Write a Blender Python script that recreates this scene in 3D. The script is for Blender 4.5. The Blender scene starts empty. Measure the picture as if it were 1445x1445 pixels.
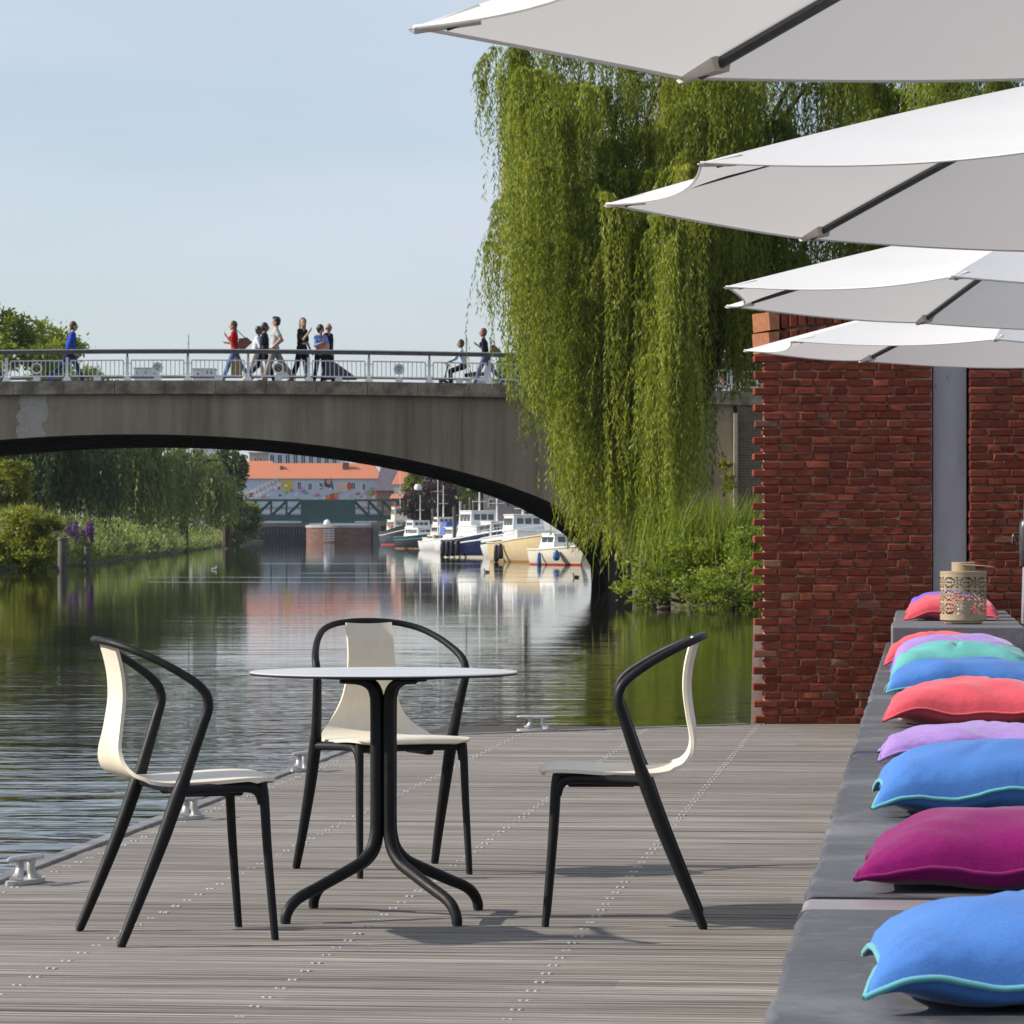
import bpy, math, random
import numpy as np
from mathutils import Vector, Matrix
random.seed(7); rng = np.random.default_rng(7)
S = bpy.context.scene; COL = S.collection
R = math.radians; PI = math.pi
F = 5700.0; HOR = 754.0; EYE = 1.147; WATER = -0.46
def P(px, py, d): return Vector(((px-722.5)*d/F, d, EYE+(HOR-py)*d/F))
def GX(px, d): return (px-722.5)*d/F
# ------------------------------------------------------------------ object helpers
def tag(o, label=None, cat=None, group=None, kind=None):
    if label: o['label'] = label
    if cat: o['category'] = cat
    if group: o['group'] = group
    if kind: o['kind'] = kind
    return o
def thing(name, label, cat, loc=(0,0,0), rz=0, group=None):
    o = bpy.data.objects.new(name, None); COL.objects.link(o)
    o.empty_display_size = .2; o.location = loc; o.rotation_euler = (0,0,rz)
    return tag(o, label, cat, group)
def children(o): return [c for c in bpy.data.objects if c.parent is o]
def copy_tree(o, parent=None):
    kids = o.children[:]
    c = o.copy(); COL.objects.link(c)
    if parent is not None: c.parent = parent
    for k in kids: copy_tree(k, c)
    return c
def frame(p, q, up=None):
    d = (q-p).normalized()
    u = up or (Vector((0,0,1)) if abs(d.z) < .9 else Vector((0,1,0)))
    a = d.cross(u).normalized(); b = a.cross(d).normalized()
    return d, a, b
def smooth_path(pts, n=6):
    pts = [Vector(p) for p in pts]; out = []
    for i in range(len(pts)-1):
        p0 = pts[max(i-1,0)]; p1 = pts[i]; p2 = pts[i+1]; p3 = pts[min(i+2,len(pts)-1)]
        for k in range(n):
            t = k/n
            out.append(.5*((2*p1)+(p2-p0)*t+(2*p0-5*p1+4*p2-p3)*t*t+(3*p1-p0-3*p2+p3)*t**3))
    out.append(pts[-1]); return out
def lerp_list(vals, n):
    out = []
    for i in range(len(vals)-1):
        for k in range(n): out.append(vals[i]+(vals[i+1]-vals[i])*k/n)
    out.append(vals[-1]); return out
class MB:
    def __init__(s): s.v = []; s.f = []; s.m = []; s.t = []; s.mi = 0; s.tint = 0.0
    def add(s, vs, fs):
        o = len(s.v); s.v.extend([tuple(v) for v in vs])
        for f in fs: s.f.append([i+o for i in f]); s.m.append(s.mi); s.t.append(s.tint)
        return s
    def box(s, c, d, rz=0, M=None, ch=0.0, jit=0.0):
        hx, hy, hz = d[0]/2, d[1]/2, d[2]/2
        if ch <= 0:
            vs = [Vector((x,y,z)) for x in (-hx,hx) for y in (-hy,hy) for z in (-hz,hz)]
            fs = [(0,1,3,2),(4,6,7,5),(0,4,5,1),(2,3,7,6),(0,2,6,4),(1,5,7,3)]
        else:
            vs = []; idx = {}
            for sx in (-1,1):
                for sy in (-1,1):
                    for sz in (-1,1):
                        for ax in range(3):
                            p = [sx*(hx-ch), sy*(hy-ch), sz*(hz-ch)]
                            p[ax] = (sx*hx, sy*hy, sz*hz)[ax]
                            idx[(sx,sy,sz,ax)] = len(vs); vs.append(Vector(p))
            fs = []
            for ax in range(3):
                b, c2 = [(1,2),(0,2),(0,1)][ax]
                for sg in (-1,1):
                    q = []
                    for (p1,p2) in ((-1,-1),(1,-1),(1,1),(-1,1)):
                        k = [0,0,0]; k[ax] = sg; k[b] = p1; k[c2] = p2
                        q.append(idx[(*k,ax)])
                    fs.append(q)
                for p1 in (-1,1):
                    for p2 in (-1,1):
                        k0 = [0,0,0]; k1 = [0,0,0]
                        k0[ax] = -1; k1[ax] = 1
                        for k in (k0,k1): k[b] = p1; k[c2] = p2
                        fs.append([idx[(*k0,b)], idx[(*k1,b)], idx[(*k1,c2)], idx[(*k0,c2)]])
            for sx in (-1,1):
                for sy in (-1,1):
                    for sz in (-1,1): fs.append([idx[(sx,sy,sz,a)] for a in range(3)])
        if jit: vs = [v+Vector((random.uniform(-jit,jit),random.uniform(-jit,jit),random.uniform(-jit,jit))) for v in vs]
        Mr = Matrix.Rotation(rz,3,'Z') if M is None else M
        c = Vector(c)
        return s.add([Mr@v+c for v in vs], fs)
    def tube(s, pts, rad, seg=8, cap=True, flat=1.0, up=None):
        pts = [Vector(p) for p in pts]; n = len(pts)
        if not hasattr(rad,'__len__'): rad = [rad]*n
        vs = []; pa = None
        for i,p in enumerate(pts):
            a_ = pts[max(i-1,0)]; b_ = pts[min(i+1,n-1)]
            d = (b_-a_).normalized()
            if pa is None:
                u = Vector(up) if up else (Vector((0,0,1)) if abs(d.z) < .9 else Vector((0,1,0)))
                a = d.cross(u).normalized()
            else: a = (pa-d*pa.dot(d)).normalized()
            b = a.cross(d); pa = a
            for k in range(seg):
                t = 2*PI*k/seg
                vs.append(p+a*(math.cos(t)*rad[i])+b*(math.sin(t)*rad[i]*flat))
        fs = [(i*seg+k, i*seg+(k+1)%seg, (i+1)*seg+(k+1)%seg, (i+1)*seg+k) for i in range(n-1) for k in range(seg)]
        if cap: fs += [tuple(range(seg))[::-1], tuple((n-1)*seg+k for k in range(seg))]
        return s.add(vs, fs)
    def lathe(s, prof, c=(0,0,0), seg=16, cap=True, M=None):
        c = Vector(c); vs = []
        for r,z in prof:
            for k in range(seg):
                t = 2*PI*k/seg; v = Vector((r*math.cos(t), r*math.sin(t), z))
                vs.append((M@v if M is not None else v)+c)
        n = len(prof)
        fs = [(i*seg+k, i*seg+(k+1)%seg, (i+1)*seg+(k+1)%seg, (i+1)*seg+k) for i in range(n-1) for k in range(seg)]
        if cap: fs += [tuple(range(seg))[::-1], tuple((n-1)*seg+k for k in range(seg))]
        return s.add(vs, fs)
    def ball(s, c, r, su=12, sv=8, M=None):
        if not hasattr(r,'__len__'): r = (r,r,r)
        c = Vector(c); vs = []; fs = []
        for i in range(1,sv):
            ph = PI*i/sv
            for k in range(su):
                t = 2*PI*k/su
                v = Vector((r[0]*math.sin(ph)*math.cos(t), r[1]*math.sin(ph)*math.sin(t), r[2]*math.cos(ph)))
                vs.append((M@v if M is not None else v)+c)
        for z in (1,-1):
            v = Vector((0,0,r[2]*z)); vs.append((M@v if M is not None else v)+c)
        for i in range(sv-2):
            for k in range(su): fs.append((i*su+k, (i+1)*su+k, (i+1)*su+(k+1)%su, i*su+(k+1)%su))
        T = len(vs)-2
        for k in range(su):
            fs.append((T, k, (k+1)%su)); fs.append((T+1, (sv-2)*su+(k+1)%su, (sv-2)*su+k))
        return s.add(vs, fs)
    def caps(s, p, q, r0, r1=None, seg=10):
        p = Vector(p); q = Vector(q); r1 = r0 if r1 is None else r1
        d, a, b = frame(p, q)
        pts = []; rr = []
        for k in range(4):
            t = PI/2*k/4; pts.append(p-d*r0*math.cos(t)); rr.append(max(r0*math.sin(t),.0008))
        pts.append(p); rr.append(r0); pts.append(q); rr.append(r1)
        for k in range(3,-1,-1):
            t = PI/2*k/4; pts.append(q+d*r1*math.cos(t)); rr.append(max(r1*math.sin(t),.0008))
        return s.tube(pts, rr, seg)
    def prism(s, poly, M, h):
        """polygon in local xy, extruded h along local z, placed by 4x4 M"""
        n = len(poly)
        vs = [M@Vector((x,y,0)) for x,y in poly]+[M@Vector((x,y,h)) for x,y in poly]
        fs = [tuple(range(n))[::-1], tuple(range(n,2*n))]+[(i,(i+1)%n,n+(i+1)%n,n+i) for i in range(n)]
        return s.add(vs, fs)
    def grid(s, rows):
        n = len(rows[0]); vs = [p for r in rows for p in r]
        return s.add(vs, [(i*n+j, i*n+j+1, (i+1)*n+j+1, (i+1)*n+j) for i in range(len(rows)-1) for j in range(n-1)])
    def build(s, name, mats, parent=None, smooth=40, loc=None, tint=False, fix=True):
        me = bpy.data.meshes.new(name); me.from_pydata(s.v, [], s.f)
        if not isinstance(mats,(list,tuple)): mats = [mats]
        for m in mats: me.materials.append(m)
        if len(mats) > 1: me.polygons.foreach_set('material_index', s.m)
        if tint:
            at = me.attributes.new('tint','FLOAT','FACE'); at.data.foreach_set('value', s.t)
        me.update()
        if fix:
            import bmesh
            bm = bmesh.new(); bm.from_mesh(me); bmesh.ops.recalc_face_normals(bm, faces=bm.faces); bm.to_mesh(me); bm.free()
        if smooth:
            me.polygons.foreach_set('use_smooth', [True]*len(me.polygons))
            me.set_sharp_from_angle(angle=R(smooth))
        o = bpy.data.objects.new(name, me); COL.objects.link(o)
        if parent is not None: o.parent = parent
        if loc is not None: o.location = loc
        return o
def remesh(mb, name, mat, parent, voxel=.011, it=3):
    o = mb.build(name, mat, parent, smooth=0, fix=False)
    m = o.modifiers.new('r','REMESH'); m.mode = 'VOXEL'; m.voxel_size = voxel; m.use_smooth_shade = True
    sm = o.modifiers.new('s','SMOOTH'); sm.iterations = it; sm.factor = .5
    dg = bpy.context.evaluated_depsgraph_get()
    me = bpy.data.meshes.new_from_object(o.evaluated_get(dg))
    o.modifiers.clear(); old = o.data; o.data = me; me.name = name; bpy.data.meshes.remove(old)
    if not me.materials: me.materials.append(mat)
    me.polygons.foreach_set('use_smooth', [True]*len(me.polygons))
    return o
# ------------------------------------------------------------------ materials
MATS = {}
class NT:
    def __init__(s, name):
        s.mat = bpy.data.materials.new(name); s.mat.use_nodes = True
        s.t = s.mat.node_tree; s.n = s.t.nodes; s.b = s.n['Principled BSDF']; s.out = s.n['Material Output']
    def node(s, typ, **kw):
        n = s.n.new(typ)
        for k,v in kw.items():
            if k.startswith('i_'):
                key = k[2:]; n.inputs[int(key) if key.isdigit() else key].default_value = v
            else: setattr(n,k,v)
        return n
    def link(s, a, b): s.t.links.new(a, b)
    def coords(s, scale=(1,1,1), kind='Object', loc=(0,0,0)):
        tc = s.node('ShaderNodeTexCoord'); mp = s.node('ShaderNodeMapping')
        mp.inputs['Scale'].default_value = scale; mp.inputs['Location'].default_value = loc
        s.link(tc.outputs[kind], mp.inputs[0]); return mp.outputs[0]
    def noise(s, vec, scale=5, detail=4, rough=.55, dist=0):
        n = s.node('ShaderNodeTexNoise', i_Scale=scale, i_Detail=detail, i_Roughness=rough, i_Distortion=dist)
        s.link(vec, n.inputs['Vector']); return n.outputs['Fac']
    def ramp(s, fac, stops, interp='LINEAR'):
        n = s.node('ShaderNodeValToRGB'); cr = n.color_ramp; cr.interpolation = interp
        while len(cr.elements) < len(stops): cr.elements.new(.5)
        for e,(p,c) in zip(cr.elements, stops):
            e.position = p; e.color = (*c,1) if hasattr(c,'__len__') else (c,c,c,1)
        s.link(fac, n.inputs[0]); return n.outputs[0]
    def mix(s, fac, a, b, mode='MIX'):
        n = s.node('ShaderNodeMix', data_type='RGBA', blend_type=mode)
        for sock,v in ((n.inputs[0],fac),(n.inputs[6],a),(n.inputs[7],b)):
            if hasattr(v,'is_linked') or hasattr(v,'links'): s.link(v, sock)
            else: sock.default_value = (*v,1) if hasattr(v,'__len__') else v
        return n.outputs[2]
    def math(s, op, a, b=0.0, c=None):
        n = s.node('ShaderNodeMath', operation=op)
        for i,v in enumerate((a,b) if c is None else (a,b,c)):
            if hasattr(v,'links'): s.link(v, n.inputs[i])
            else: n.inputs[i].default_value = v
        return n.outputs[0]
    def bump(s, h, strength=.3, dist=.01, normal=None):
        n = s.node('ShaderNodeBump', i_Strength=strength, i_Distance=dist); s.link(h, n.inputs['Height'])
        if normal is not None: s.link(normal, n.inputs['Normal'])
        return n.outputs[0]
    def attr(s, name='tint'):
        return s.node('ShaderNodeAttribute', attribute_name=name).outputs['Fac']
    def set(s, **kw):
        for k,v in kw.items():
            sock = s.b.inputs[{'color':'Base Color','rough':'Roughness','metal':'Metallic','spec':'Specular IOR Level','normal':'Normal','sheen':'Sheen Weight','sheenr':'Sheen Roughness','ior':'IOR','coat':'Coat Weight','alpha':'Alpha','trans':'Transmission Weight'}[k]]
            if hasattr(v,'links'): s.link(v, sock)
            elif k == 'color': sock.default_value = (*v,1)
            else: sock.default_value = v
        return s.mat
def mk(name, c1, c2=None, scale=6, rough=.6, bump=0, bscale=60, bdist=.005, metal=0, spec=.5, stretch=(1,1,1), detail=5, sheen=0, lo=.35, hi=.65, rvar=.08):
    """noise-mottled procedural surface"""
    if name in MATS: return MATS[name]
    n = NT(name); v = n.coords(stretch)
    c2 = c2 or tuple(x*.8 for x in c1)
    nz = n.noise(v, scale, detail)
    n.set(color=n.ramp(nz, [(lo,c1),(hi,c2)]), metal=metal, spec=spec, sheen=sheen)
    n.set(rough=n.ramp(nz, [(0.3,max(.02,rough-rvar)),(.7,min(1,rough+rvar))]))
    if bump: n.set(normal=n.bump(n.noise(v, bscale, 4), bump, bdist))
    MATS[name] = n.mat; return n.mat
def leafmat(name, stops, transl=.35, rough=.5, spec=.35):
    if name in MATS: return MATS[name]
    n = NT(name); a = n.attr(); col = n.ramp(a, stops)
    n.set(color=col, rough=rough, spec=spec)
    tr = n.node('ShaderNodeBsdfTranslucent'); n.link(n.mix(1.0, col, (1.0,1.0,.55), 'MULTIPLY'), tr.inputs[0])
    mx = n.node('ShaderNodeMixShader', i_0=transl); n.link(n.b.outputs[0], mx.inputs[1]); n.link(tr.outputs[0], mx.inputs[2])
    n.link(mx.outputs[0], n.out.inputs[0]); MATS[name] = n.mat; return n.mat
# ------------------------------------------------------------------ leaves
def leaf_obj(name, C, D, L, W, tint, mat, parent=None):
    C = np.asarray(C,float); n = len(C)
    D = D/np.linalg.norm(D,axis=1,keepdims=True)
    N = rng.normal(size=(n,3)); Sd = np.cross(D,N); Sd /= np.linalg.norm(Sd,axis=1,keepdims=True)+1e-9
    L = np.broadcast_to(L,(n,)).reshape(-1,1); W = np.broadcast_to(W,(n,)).reshape(-1,1)
    V = np.empty((n,4,3)); V[:,0] = C; V[:,1] = C+D*L*.45+Sd*W*.5; V[:,2] = C+D*L; V[:,3] = C+D*L*.45-Sd*W*.5
    me = bpy.data.meshes.new(name)
    me.vertices.add(4*n); me.vertices.foreach_set('co', V.reshape(-1))
    me.loops.add(4*n); me.loops.foreach_set('vertex_index', np.arange(4*n,dtype=np.int32))
    me.polygons.add(n); me.polygons.foreach_set('loop_start', np.arange(n,dtype=np.int32)*4)
    at = me.attributes.new('tint','FLOAT','FACE'); at.data.foreach_set('value', np.broadcast_to(tint,(n,)).astype(np.float32).copy())
    me.materials.append(mat); me.update(calc_edges=True); me.validate()
    o = bpy.data.objects.new(name, me); COL.objects.link(o)
    if parent is not None: o.parent = parent
    return o
def unit_random(n):
    d = rng.normal(size=(n,3)); return d/np.linalg.norm(d,axis=1,keepdims=True)
def crown_points(blobs, per, squash=.8):
    """leaf clumps spread over a set of blobs (x,y,z,r): returns centres, tints"""
    C = []; T = []
    for (x,y,z,r) in blobs:
        k = max(6,int(14*r**1.0)); d = unit_random(k); rad = r*(.55+.5*rng.random(k))
        cc = np.array([x,y,z])+d*rad[:,None]*np.array([1,1,squash])
        bt = rng.normal(0,.10)
        for c in cc:
            m = int(per*rng.uniform(.6,1.4)); cl = rng.normal(size=(m,3))*r*.17*np.array([1.2,1.2,.75])
            C.append(c+cl); T.append(np.clip(.5+bt+rng.normal(0,.12)+rng.normal(0,.12,m),0,1))
    return np.concatenate(C), np.concatenate(T)
def round_tree(name, label, loc, blobs, per, L, W, mat, bark, trunk_r, cat='tree', group=None, droop=-.2, trunk_h=None):
    t = thing(name, label, cat, loc, 0, group)
    C,T = crown_points(blobs, per); D = unit_random(len(C)); D[:,2] += droop
    leaf_obj('crown', C, D, L*rng.uniform(.7,1.3,len(C)), W*rng.uniform(.7,1.3,len(C)), T, mat, t)
    mb = MB(); top = max(b[2] for b in blobs)*.85 if trunk_h is None else trunk_h
    mb.tube([(0,0,-.3),(0.05,0,top*.4),(-.05,.05,top)], [trunk_r*1.3,trunk_r,trunk_r*.35], 8)
    for b in blobs[:9]:
        mb.tube([(0,0,top*.35),(b[0]*.5,b[1]*.5,(b[2]+top*.3)*.55),(b[0],b[1],b[2])], [trunk_r*.5,trunk_r*.3,trunk_r*.08], 6)
    mb.build('trunk', bark, t); return t
def willow(name, label, loc, tresses, mat, bark, leafL, leafW, step, trunk, limbs, group=None, cat='tree'):
    """tresses: (x,y,ztop, out_angle, out_len, length, strands, spread, tint) in local coordinates"""
    t = thing(name, label, cat, loc, 0, group)
    CC=[]; DD=[]; TT=[]
    for (x,y,z,an,ol,ln,ns,sp,ti) in tresses:
        for k in range(ns):
            l = ln*rng.uniform(.55,1.05); m = max(4,int(l/step))
            tt = np.linspace(0,l,m)+rng.uniform(-step*.3,step*.3,m)
            tt = np.clip(tt,0,None)
            a = an+rng.normal(0,.55); o = ol*rng.uniform(.4,1.15)
            e = 1-np.exp(-tt/.8)
            jx,jy = rng.normal(0,sp,2)
            wob = .05*np.sin(tt*rng.uniform(1.0,2.0)+rng.uniform(0,6))*np.minimum(1,tt)
            px = x+jx*(.25+.75*e)+np.cos(a)*o*e+wob; py = y+jy*(.25+.75*e)+np.sin(a)*o*e+wob*.6
            pz = z+.25*o*np.sin(np.minimum(tt/.7,PI))-(tt-.75*e)
            d = rng.normal(0,.42,(m,3)); d[:,2] = -1
            CC.append(np.stack([px,py,pz],1)+rng.normal(0,.02,(m,3))); DD.append(d); TT.append(np.clip(ti+rng.normal(0,.05)+rng.normal(0,.1,m),0,1))
    C = np.concatenate(CC); D = np.concatenate(DD); T = np.concatenate(TT); n = len(C)
    leaf_obj('crown', C, D, leafL*rng.uniform(.7,1.3,n), leafW*rng.uniform(.7,1.3,n), T, mat, t)
    mb = MB(); mb.tube(smooth_path(trunk[0],4), lerp_list(trunk[1],4), 10)
    for pts,rr in limbs: mb.tube(smooth_path(pts,4), lerp_list(rr,4), 7)
    mb.build('trunk', bark, t); return t
# ------------------------------------------------------------------ camera, light, sky
cam = bpy.data.cameras.new('camera'); co = bpy.data.objects.new('camera', cam); COL.objects.link(co); S.camera = co
co.location = (0,0,EYE); co.rotation_euler = (PI/2,0,0)
cam.sensor_width = 36; cam.lens = 36*F/1445; cam.shift_y = (HOR-722.5)/1445
cam.clip_start = .1; cam.clip_end = 9000
cam.dof.use_dof = True; cam.dof.focus_distance = 12.5; cam.dof.aperture_fstop = 42
SUN_EL, SUN_AZ = 30.0, 268.0       # azimuth clockwise from +Y
sd = Vector((math.sin(R(SUN_AZ))*math.cos(R(SUN_EL)), math.cos(R(SUN_AZ))*math.cos(R(SUN_EL)), math.sin(R(SUN_EL))))
sl = bpy.data.lights.new('sun','SUN'); sl.energy = 4.4; sl.angle = R(.55); sl.color = (1,.93,.83)
so = bpy.data.objects.new('sun', sl); COL.objects.link(so); so.rotation_euler = (-sd).to_track_quat('-Z','Y').to_euler(); so.location = sd*50
W = bpy.data.worlds.new('World'); S.world = W; W.use_nodes = True
wn = W.node_tree.nodes; wl = W.node_tree.links; bg = wn['Background']
sk = wn.new('ShaderNodeTexSky'); sk.sky_type = 'NISHITA'; sk.sun_disc = False
sk.sun_elevation = R(SUN_EL); sk.sun_rotation = R(SUN_AZ); sk.air_density = 1.0; sk.dust_density = .6; sk.ozone_density = 2.0
tc = wn.new('ShaderNodeTexCoord'); mp = wn.new('ShaderNodeMapping'); mp.inputs['Scale'].default_value = (5,5,26); mp.inputs['Location'].default_value = (.7,.2,1.3)
nz = wn.new('ShaderNodeTexNoise'); nz.inputs['Scale'].default_value = 1.0; nz.inputs['Detail'].default_value = 5; nz.inputs['Roughness'].default_value = .5
rp = wn.new('ShaderNodeValToRGB'); rp.color_ramp.elements[0].position = .40; rp.color_ramp.elements[0].color = (.38,.38,.38,1); rp.color_ramp.elements[1].position = .72; rp.color_ramp.elements[1].color = (.82,.82,.82,1)
mx = wn.new('ShaderNodeMix'); mx.data_type = 'RGBA'; mx.inputs[7].default_value = (5.4,5.75,6.3,1)
wl.new(tc.outputs['Generated'], mp.inputs[0]); wl.new(mp.outputs[0], nz.inputs['Vector']); wl.new(nz.outputs['Fac'], rp.inputs[0])
wl.new(rp.outputs[0], mx.inputs[0]); wl.new(sk.outputs[0], mx.inputs[6])
tn = wn.new('ShaderNodeMix'); tn.data_type = 'RGBA'; tn.blend_type = 'MULTIPLY'; tn.inputs[0].default_value = 1; tn.inputs[7].default_value = (.97,.985,1.03,1)
wl.new(mx.outputs[2], tn.inputs[6]); wl.new(tn.outputs[2], bg.inputs[0])
bg.inputs[1].default_value = .098
S.view_settings.view_transform = 'Standard'; S.view_settings.look = 'None'; S.view_settings.exposure = 0.46
S.cycles.max_bounces = 8; S.cycles.transparent_max_bounces = 8; S.cycles.caustics_reflective = False; S.cycles.caustics_refractive = False
S.cycles.sample_clamp_indirect = 4
# ------------------------------------------------------------------ setting
def slab(name, poly, z0, z1, m):
    mb = MB(); mb.prism(poly, Matrix.Translation((0,0,z0)), z1-z0)
    return tag(mb.build(name, m, smooth=0), kind='structure')
m_soil = mk('bank soil', (.07,.075,.035), (.10,.085,.05), scale=.8, rough=.95, bump=.5, bscale=6, bdist=.1)
m_bed = mk('river bed', (.03,.028,.02), rough=.9)
slab('ground', [(-4500,-400),(4500,-400),(4500,5200),(-4500,5200)], -3.4, -3.0, m_bed)
LB = [(-26,-300),(-26,60),(-24.6,112),(-23.4,150),(-22.8,180),(-23.6,224),(-29,350),(-37.7,510),(-44,655),(-47,772)]
slab('river_bank', LB+[(-1500,772),(-1500,-300)], -2.9, .05, m_soil)
RB = [(8.6,22.8),(1.75,24.9),(2.3,30),(5.9,86),(5.2,90.5),(3.9,95),(3.4,109),(3.7,112.5),(3.7,131),(5.2,140),(6.2,213),(4.5,240),(3,290),(-.5,370),(-5,440),(-9,560),(-13,655),(-16,772)]
slab('river_bank', RB+[(1500,772),(1500,22.8)], -2.9, .02, m_soil)
slab('ground', [(-1500,773),(1500,773),(3500,4800),(-3500,4800)], -2.9, 1.2, m_soil)
# water
n = NT('river water')
v = n.coords((1,1,1)); sp = n.node('ShaderNodeSeparateXYZ'); n.link(v, sp.inputs[0]); Y = sp.outputs[1]
near = n.ramp(n.math('DIVIDE', Y, 130.0), [(.11,1.0),(.20,.85),(.32,.45),(.45,.18),(.65,.06),(1,.03)])
calm = n.ramp(n.noise(n.coords((.016,.085,1)), 1.0, 3, .6), [(.36,.40),(.66,1.30)])
amp = n.math('MULTIPLY', near, calm)
w1 = n.noise(n.coords((.9,2.6,1)), 1.0, 3, .55, .6)
w2 = n.noise(n.coords((.28,.75,1),loc=(3,9,0)), 1.0, 2, .5, .8)
w3 = n.noise(n.coords((3.2,8.0,1),loc=(1,4,0)), 1.0, 2, .5, .2)
hh = n.math('ADD', n.math('ADD', n.math('MULTIPLY', w1, .5), n.math('MULTIPLY', w2, .9)), n.math('MULTIPLY', w3, .05))
wk = None
for yi,wd,sx_,lo_ in ((222,1.0,.05,.50),(196,.8,.06,.47),(187,.7,.045,.52),(168,.6,.05,.50),(152,.6,.04,.55),(136,.5,.06,.52)):
    gq = n.math('DIVIDE', n.math('SUBTRACT', Y, n.math('ADD', yi, n.math('MULTIPLY', sp.outputs[0], .03*(yi%3-1)))), wd)
    ge = n.math('POWER', 2.718, n.math('MULTIPLY', n.math('MULTIPLY', gq, gq), -1.0))
    mk_ = n.ramp(n.noise(n.coords((sx_,.02,1),loc=(yi*.37,yi*.11,0)),1.0,3,.6),[(lo_,0.0),(lo_+.1,1.0)])
    tq = n.math('MULTIPLY', ge, mk_); wk = tq if wk is None else n.math('ADD', wk, tq)
wake = n.math('MULTIPLY', wk, 2.2)
bn = n.bump(n.math('ADD', n.math('MULTIPLY', hh, amp), wake), 1.0, .042)
n.set(color=(.016,.014,.008), rough=.03, ior=1.33, spec=.5, normal=bn)
mb = MB(); mb.grid([[(-1200,-300,WATER),(1200,-300,WATER)],[(-1200,800,WATER),(1200,800,WATER)]])
tag(mb.build('water', n.mat, smooth=0), kind='structure')
# ------------------------------------------------------------------ deck frame
TH = -math.atan2(.1014,1.0); cT, sT = math.cos(TH), math.sin(TH)
def UV(u, v, z=0): return Vector((u*cT-v*sT, u*sT+v*cT, z))
def toUV(x, y): return (x*cT+y*sT, -x*sT+y*cT)
n = NT('weathered deck boards')
g = n.coords((1,1,1)); sp = n.node('ShaderNodeSeparateXYZ'); n.link(g, sp.inputs[0])
pid = n.math('FLOOR', n.math('DIVIDE', n.math('ADD', sp.outputs[1], 0.003), .2))
rw = n.node('ShaderNodeTexWhiteNoise', noise_dimensions='1D'); n.link(pid, rw.inputs['W'])
xo = n.math('ADD', sp.outputs[0], n.math('MULTIPLY', rw.outputs[0], 4.0))
bid = n.math('ADD', n.math('MULTIPLY', pid, 17.3), n.math('FLOOR', n.math('DIVIDE', xo, 3.9)))
rw2 = n.node('ShaderNodeTexWhiteNoise', noise_dimensions='1D'); n.link(bid, rw2.inputs['W'])
fine = n.noise(n.coords((.9,34,34)), 1.0, 6, .68)
strk = n.noise(n.coords((.30,24,24),loc=(2,5,0)), 1.0, 4, .7)
mid = n.noise(n.coords((.6,3.0,3)), 1.0, 5, .6)
base = n.ramp(fine, [(.30,(.085,.070,.058)),(.48,(.265,.236,.208)),(.70,(.485,.450,.415))])
base = n.mix(n.ramp(strk,[(.36,.95),(.455,0.0)]), base, (.060,.047,.036))
base = n.mix(n.ramp(strk,[(.60,0.0),(.72,.5)]), base, (.52,.50,.47))
var = n.ramp(rw2.outputs[0], [(0,.80),(.5,.95),(1,1.08)])
base = n.mix(1.0, base, var, 'MULTIPLY')
base = n.mix(n.ramp(mid,[(.42,0.0),(.75,.5)]), base, (.20,.175,.14))
base = n.mix(n.ramp(n.noise(n.coords((9,9,9)),1.0,3),[(.62,0.0),(.8,.35)]), base, (.30,.28,.22))
n.set(color=base, rough=.72, spec=.35, normal=n.bump(fine, .45, .004))
m_deck = n.mat
m_screw = mk('stainless screw', (.58,.58,.57), (.42,.42,.41), rough=.42, metal=.6)
m_under = mk('deck joist timber', (.05,.04,.03), rough=.9)
mb = MB()
PW, GAP = .2, .021
def plank(v0, ua, ub):
    prof = [(0,-.035),(0.0,-.006),(.004,0.0)]
    ng = 4; w = PW-GAP; pitch = w/ng
    for k in range(1,ng):
        c = k*pitch; prof += [(c-.007,0),(c-.005,-.010),(c+.005,-.010),(c+.007,0)]
    prof += [(w-.004,0),(w,-.006),(w,-.035)]
    dz = random.uniform(-.0015,.0015)
    a = [(ua,v0+y,z+dz) for y,z in prof]; b = [(ub,v0+y,z+dz) for y,z in prof]
    mb.grid([a,b]); n_ = len(prof)
    mb.add(a, [tuple(range(n_))]); mb.add(b, [tuple(range(n_))])
v0 = 4.0
lines = (-2.93,-2.287,-1.61,-.972,-.33,.32,.97)
scr = []
while v0 < 25.4:
    vm = v0+PW/2
    ua = -3.0 if vm < 22.67 else -3.013+(vm-22.67)*1.138
    ub = 4.0 if vm < 24.2 else 0.6
    ua += random.uniform(-.004,.004)
    if ub-ua > .3:
        plank(v0, ua, ub)
        for L in lines:
            if L > ua+.03:
                jv = random.uniform(-.010,.010)
                for du in (-.0085,.0085): scr.append((L+du+random.uniform(-.002,.002), vm-.004+jv+random.uniform(-.002,.002)))
    v0 += PW
mb.mi = 1
for u,v in scr:
    mb.lathe([(.0075,-.001),(.007,.0018),(.003,.0035)], (u,v,0), 8)
mb.mi = 2
mb.box((.5,14.6,-.06),(6.9,20.8,.03)); mb.box((-2.94,13.4,-.2),(.12,18.4,.24))
mb.prism([(-3.0,22.6),(-1.05,24.30),(-1.0,24.22),(-2.9,22.5)], Matrix.Translation((0,0,-.4)), .32)
deck = mb.build('deck', [m_deck,m_screw,m_under], smooth=30); deck.rotation_euler.z = TH; tag(deck, kind='structure')
mb = MB()
mb.box((-3.062,13.4,-.030),(.062,18.4,.066), ch=.004); mb.prism([(-3.125,22.6),(-1.06,24.41),(-1.03,24.36),(-3.02,22.6)], Matrix.Translation((0,0,-.06)), .066)
m_kerb = mk('grey edge beam', (.24,.235,.235), (.15,.145,.14), scale=5, rough=.6, bump=.2)
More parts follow.
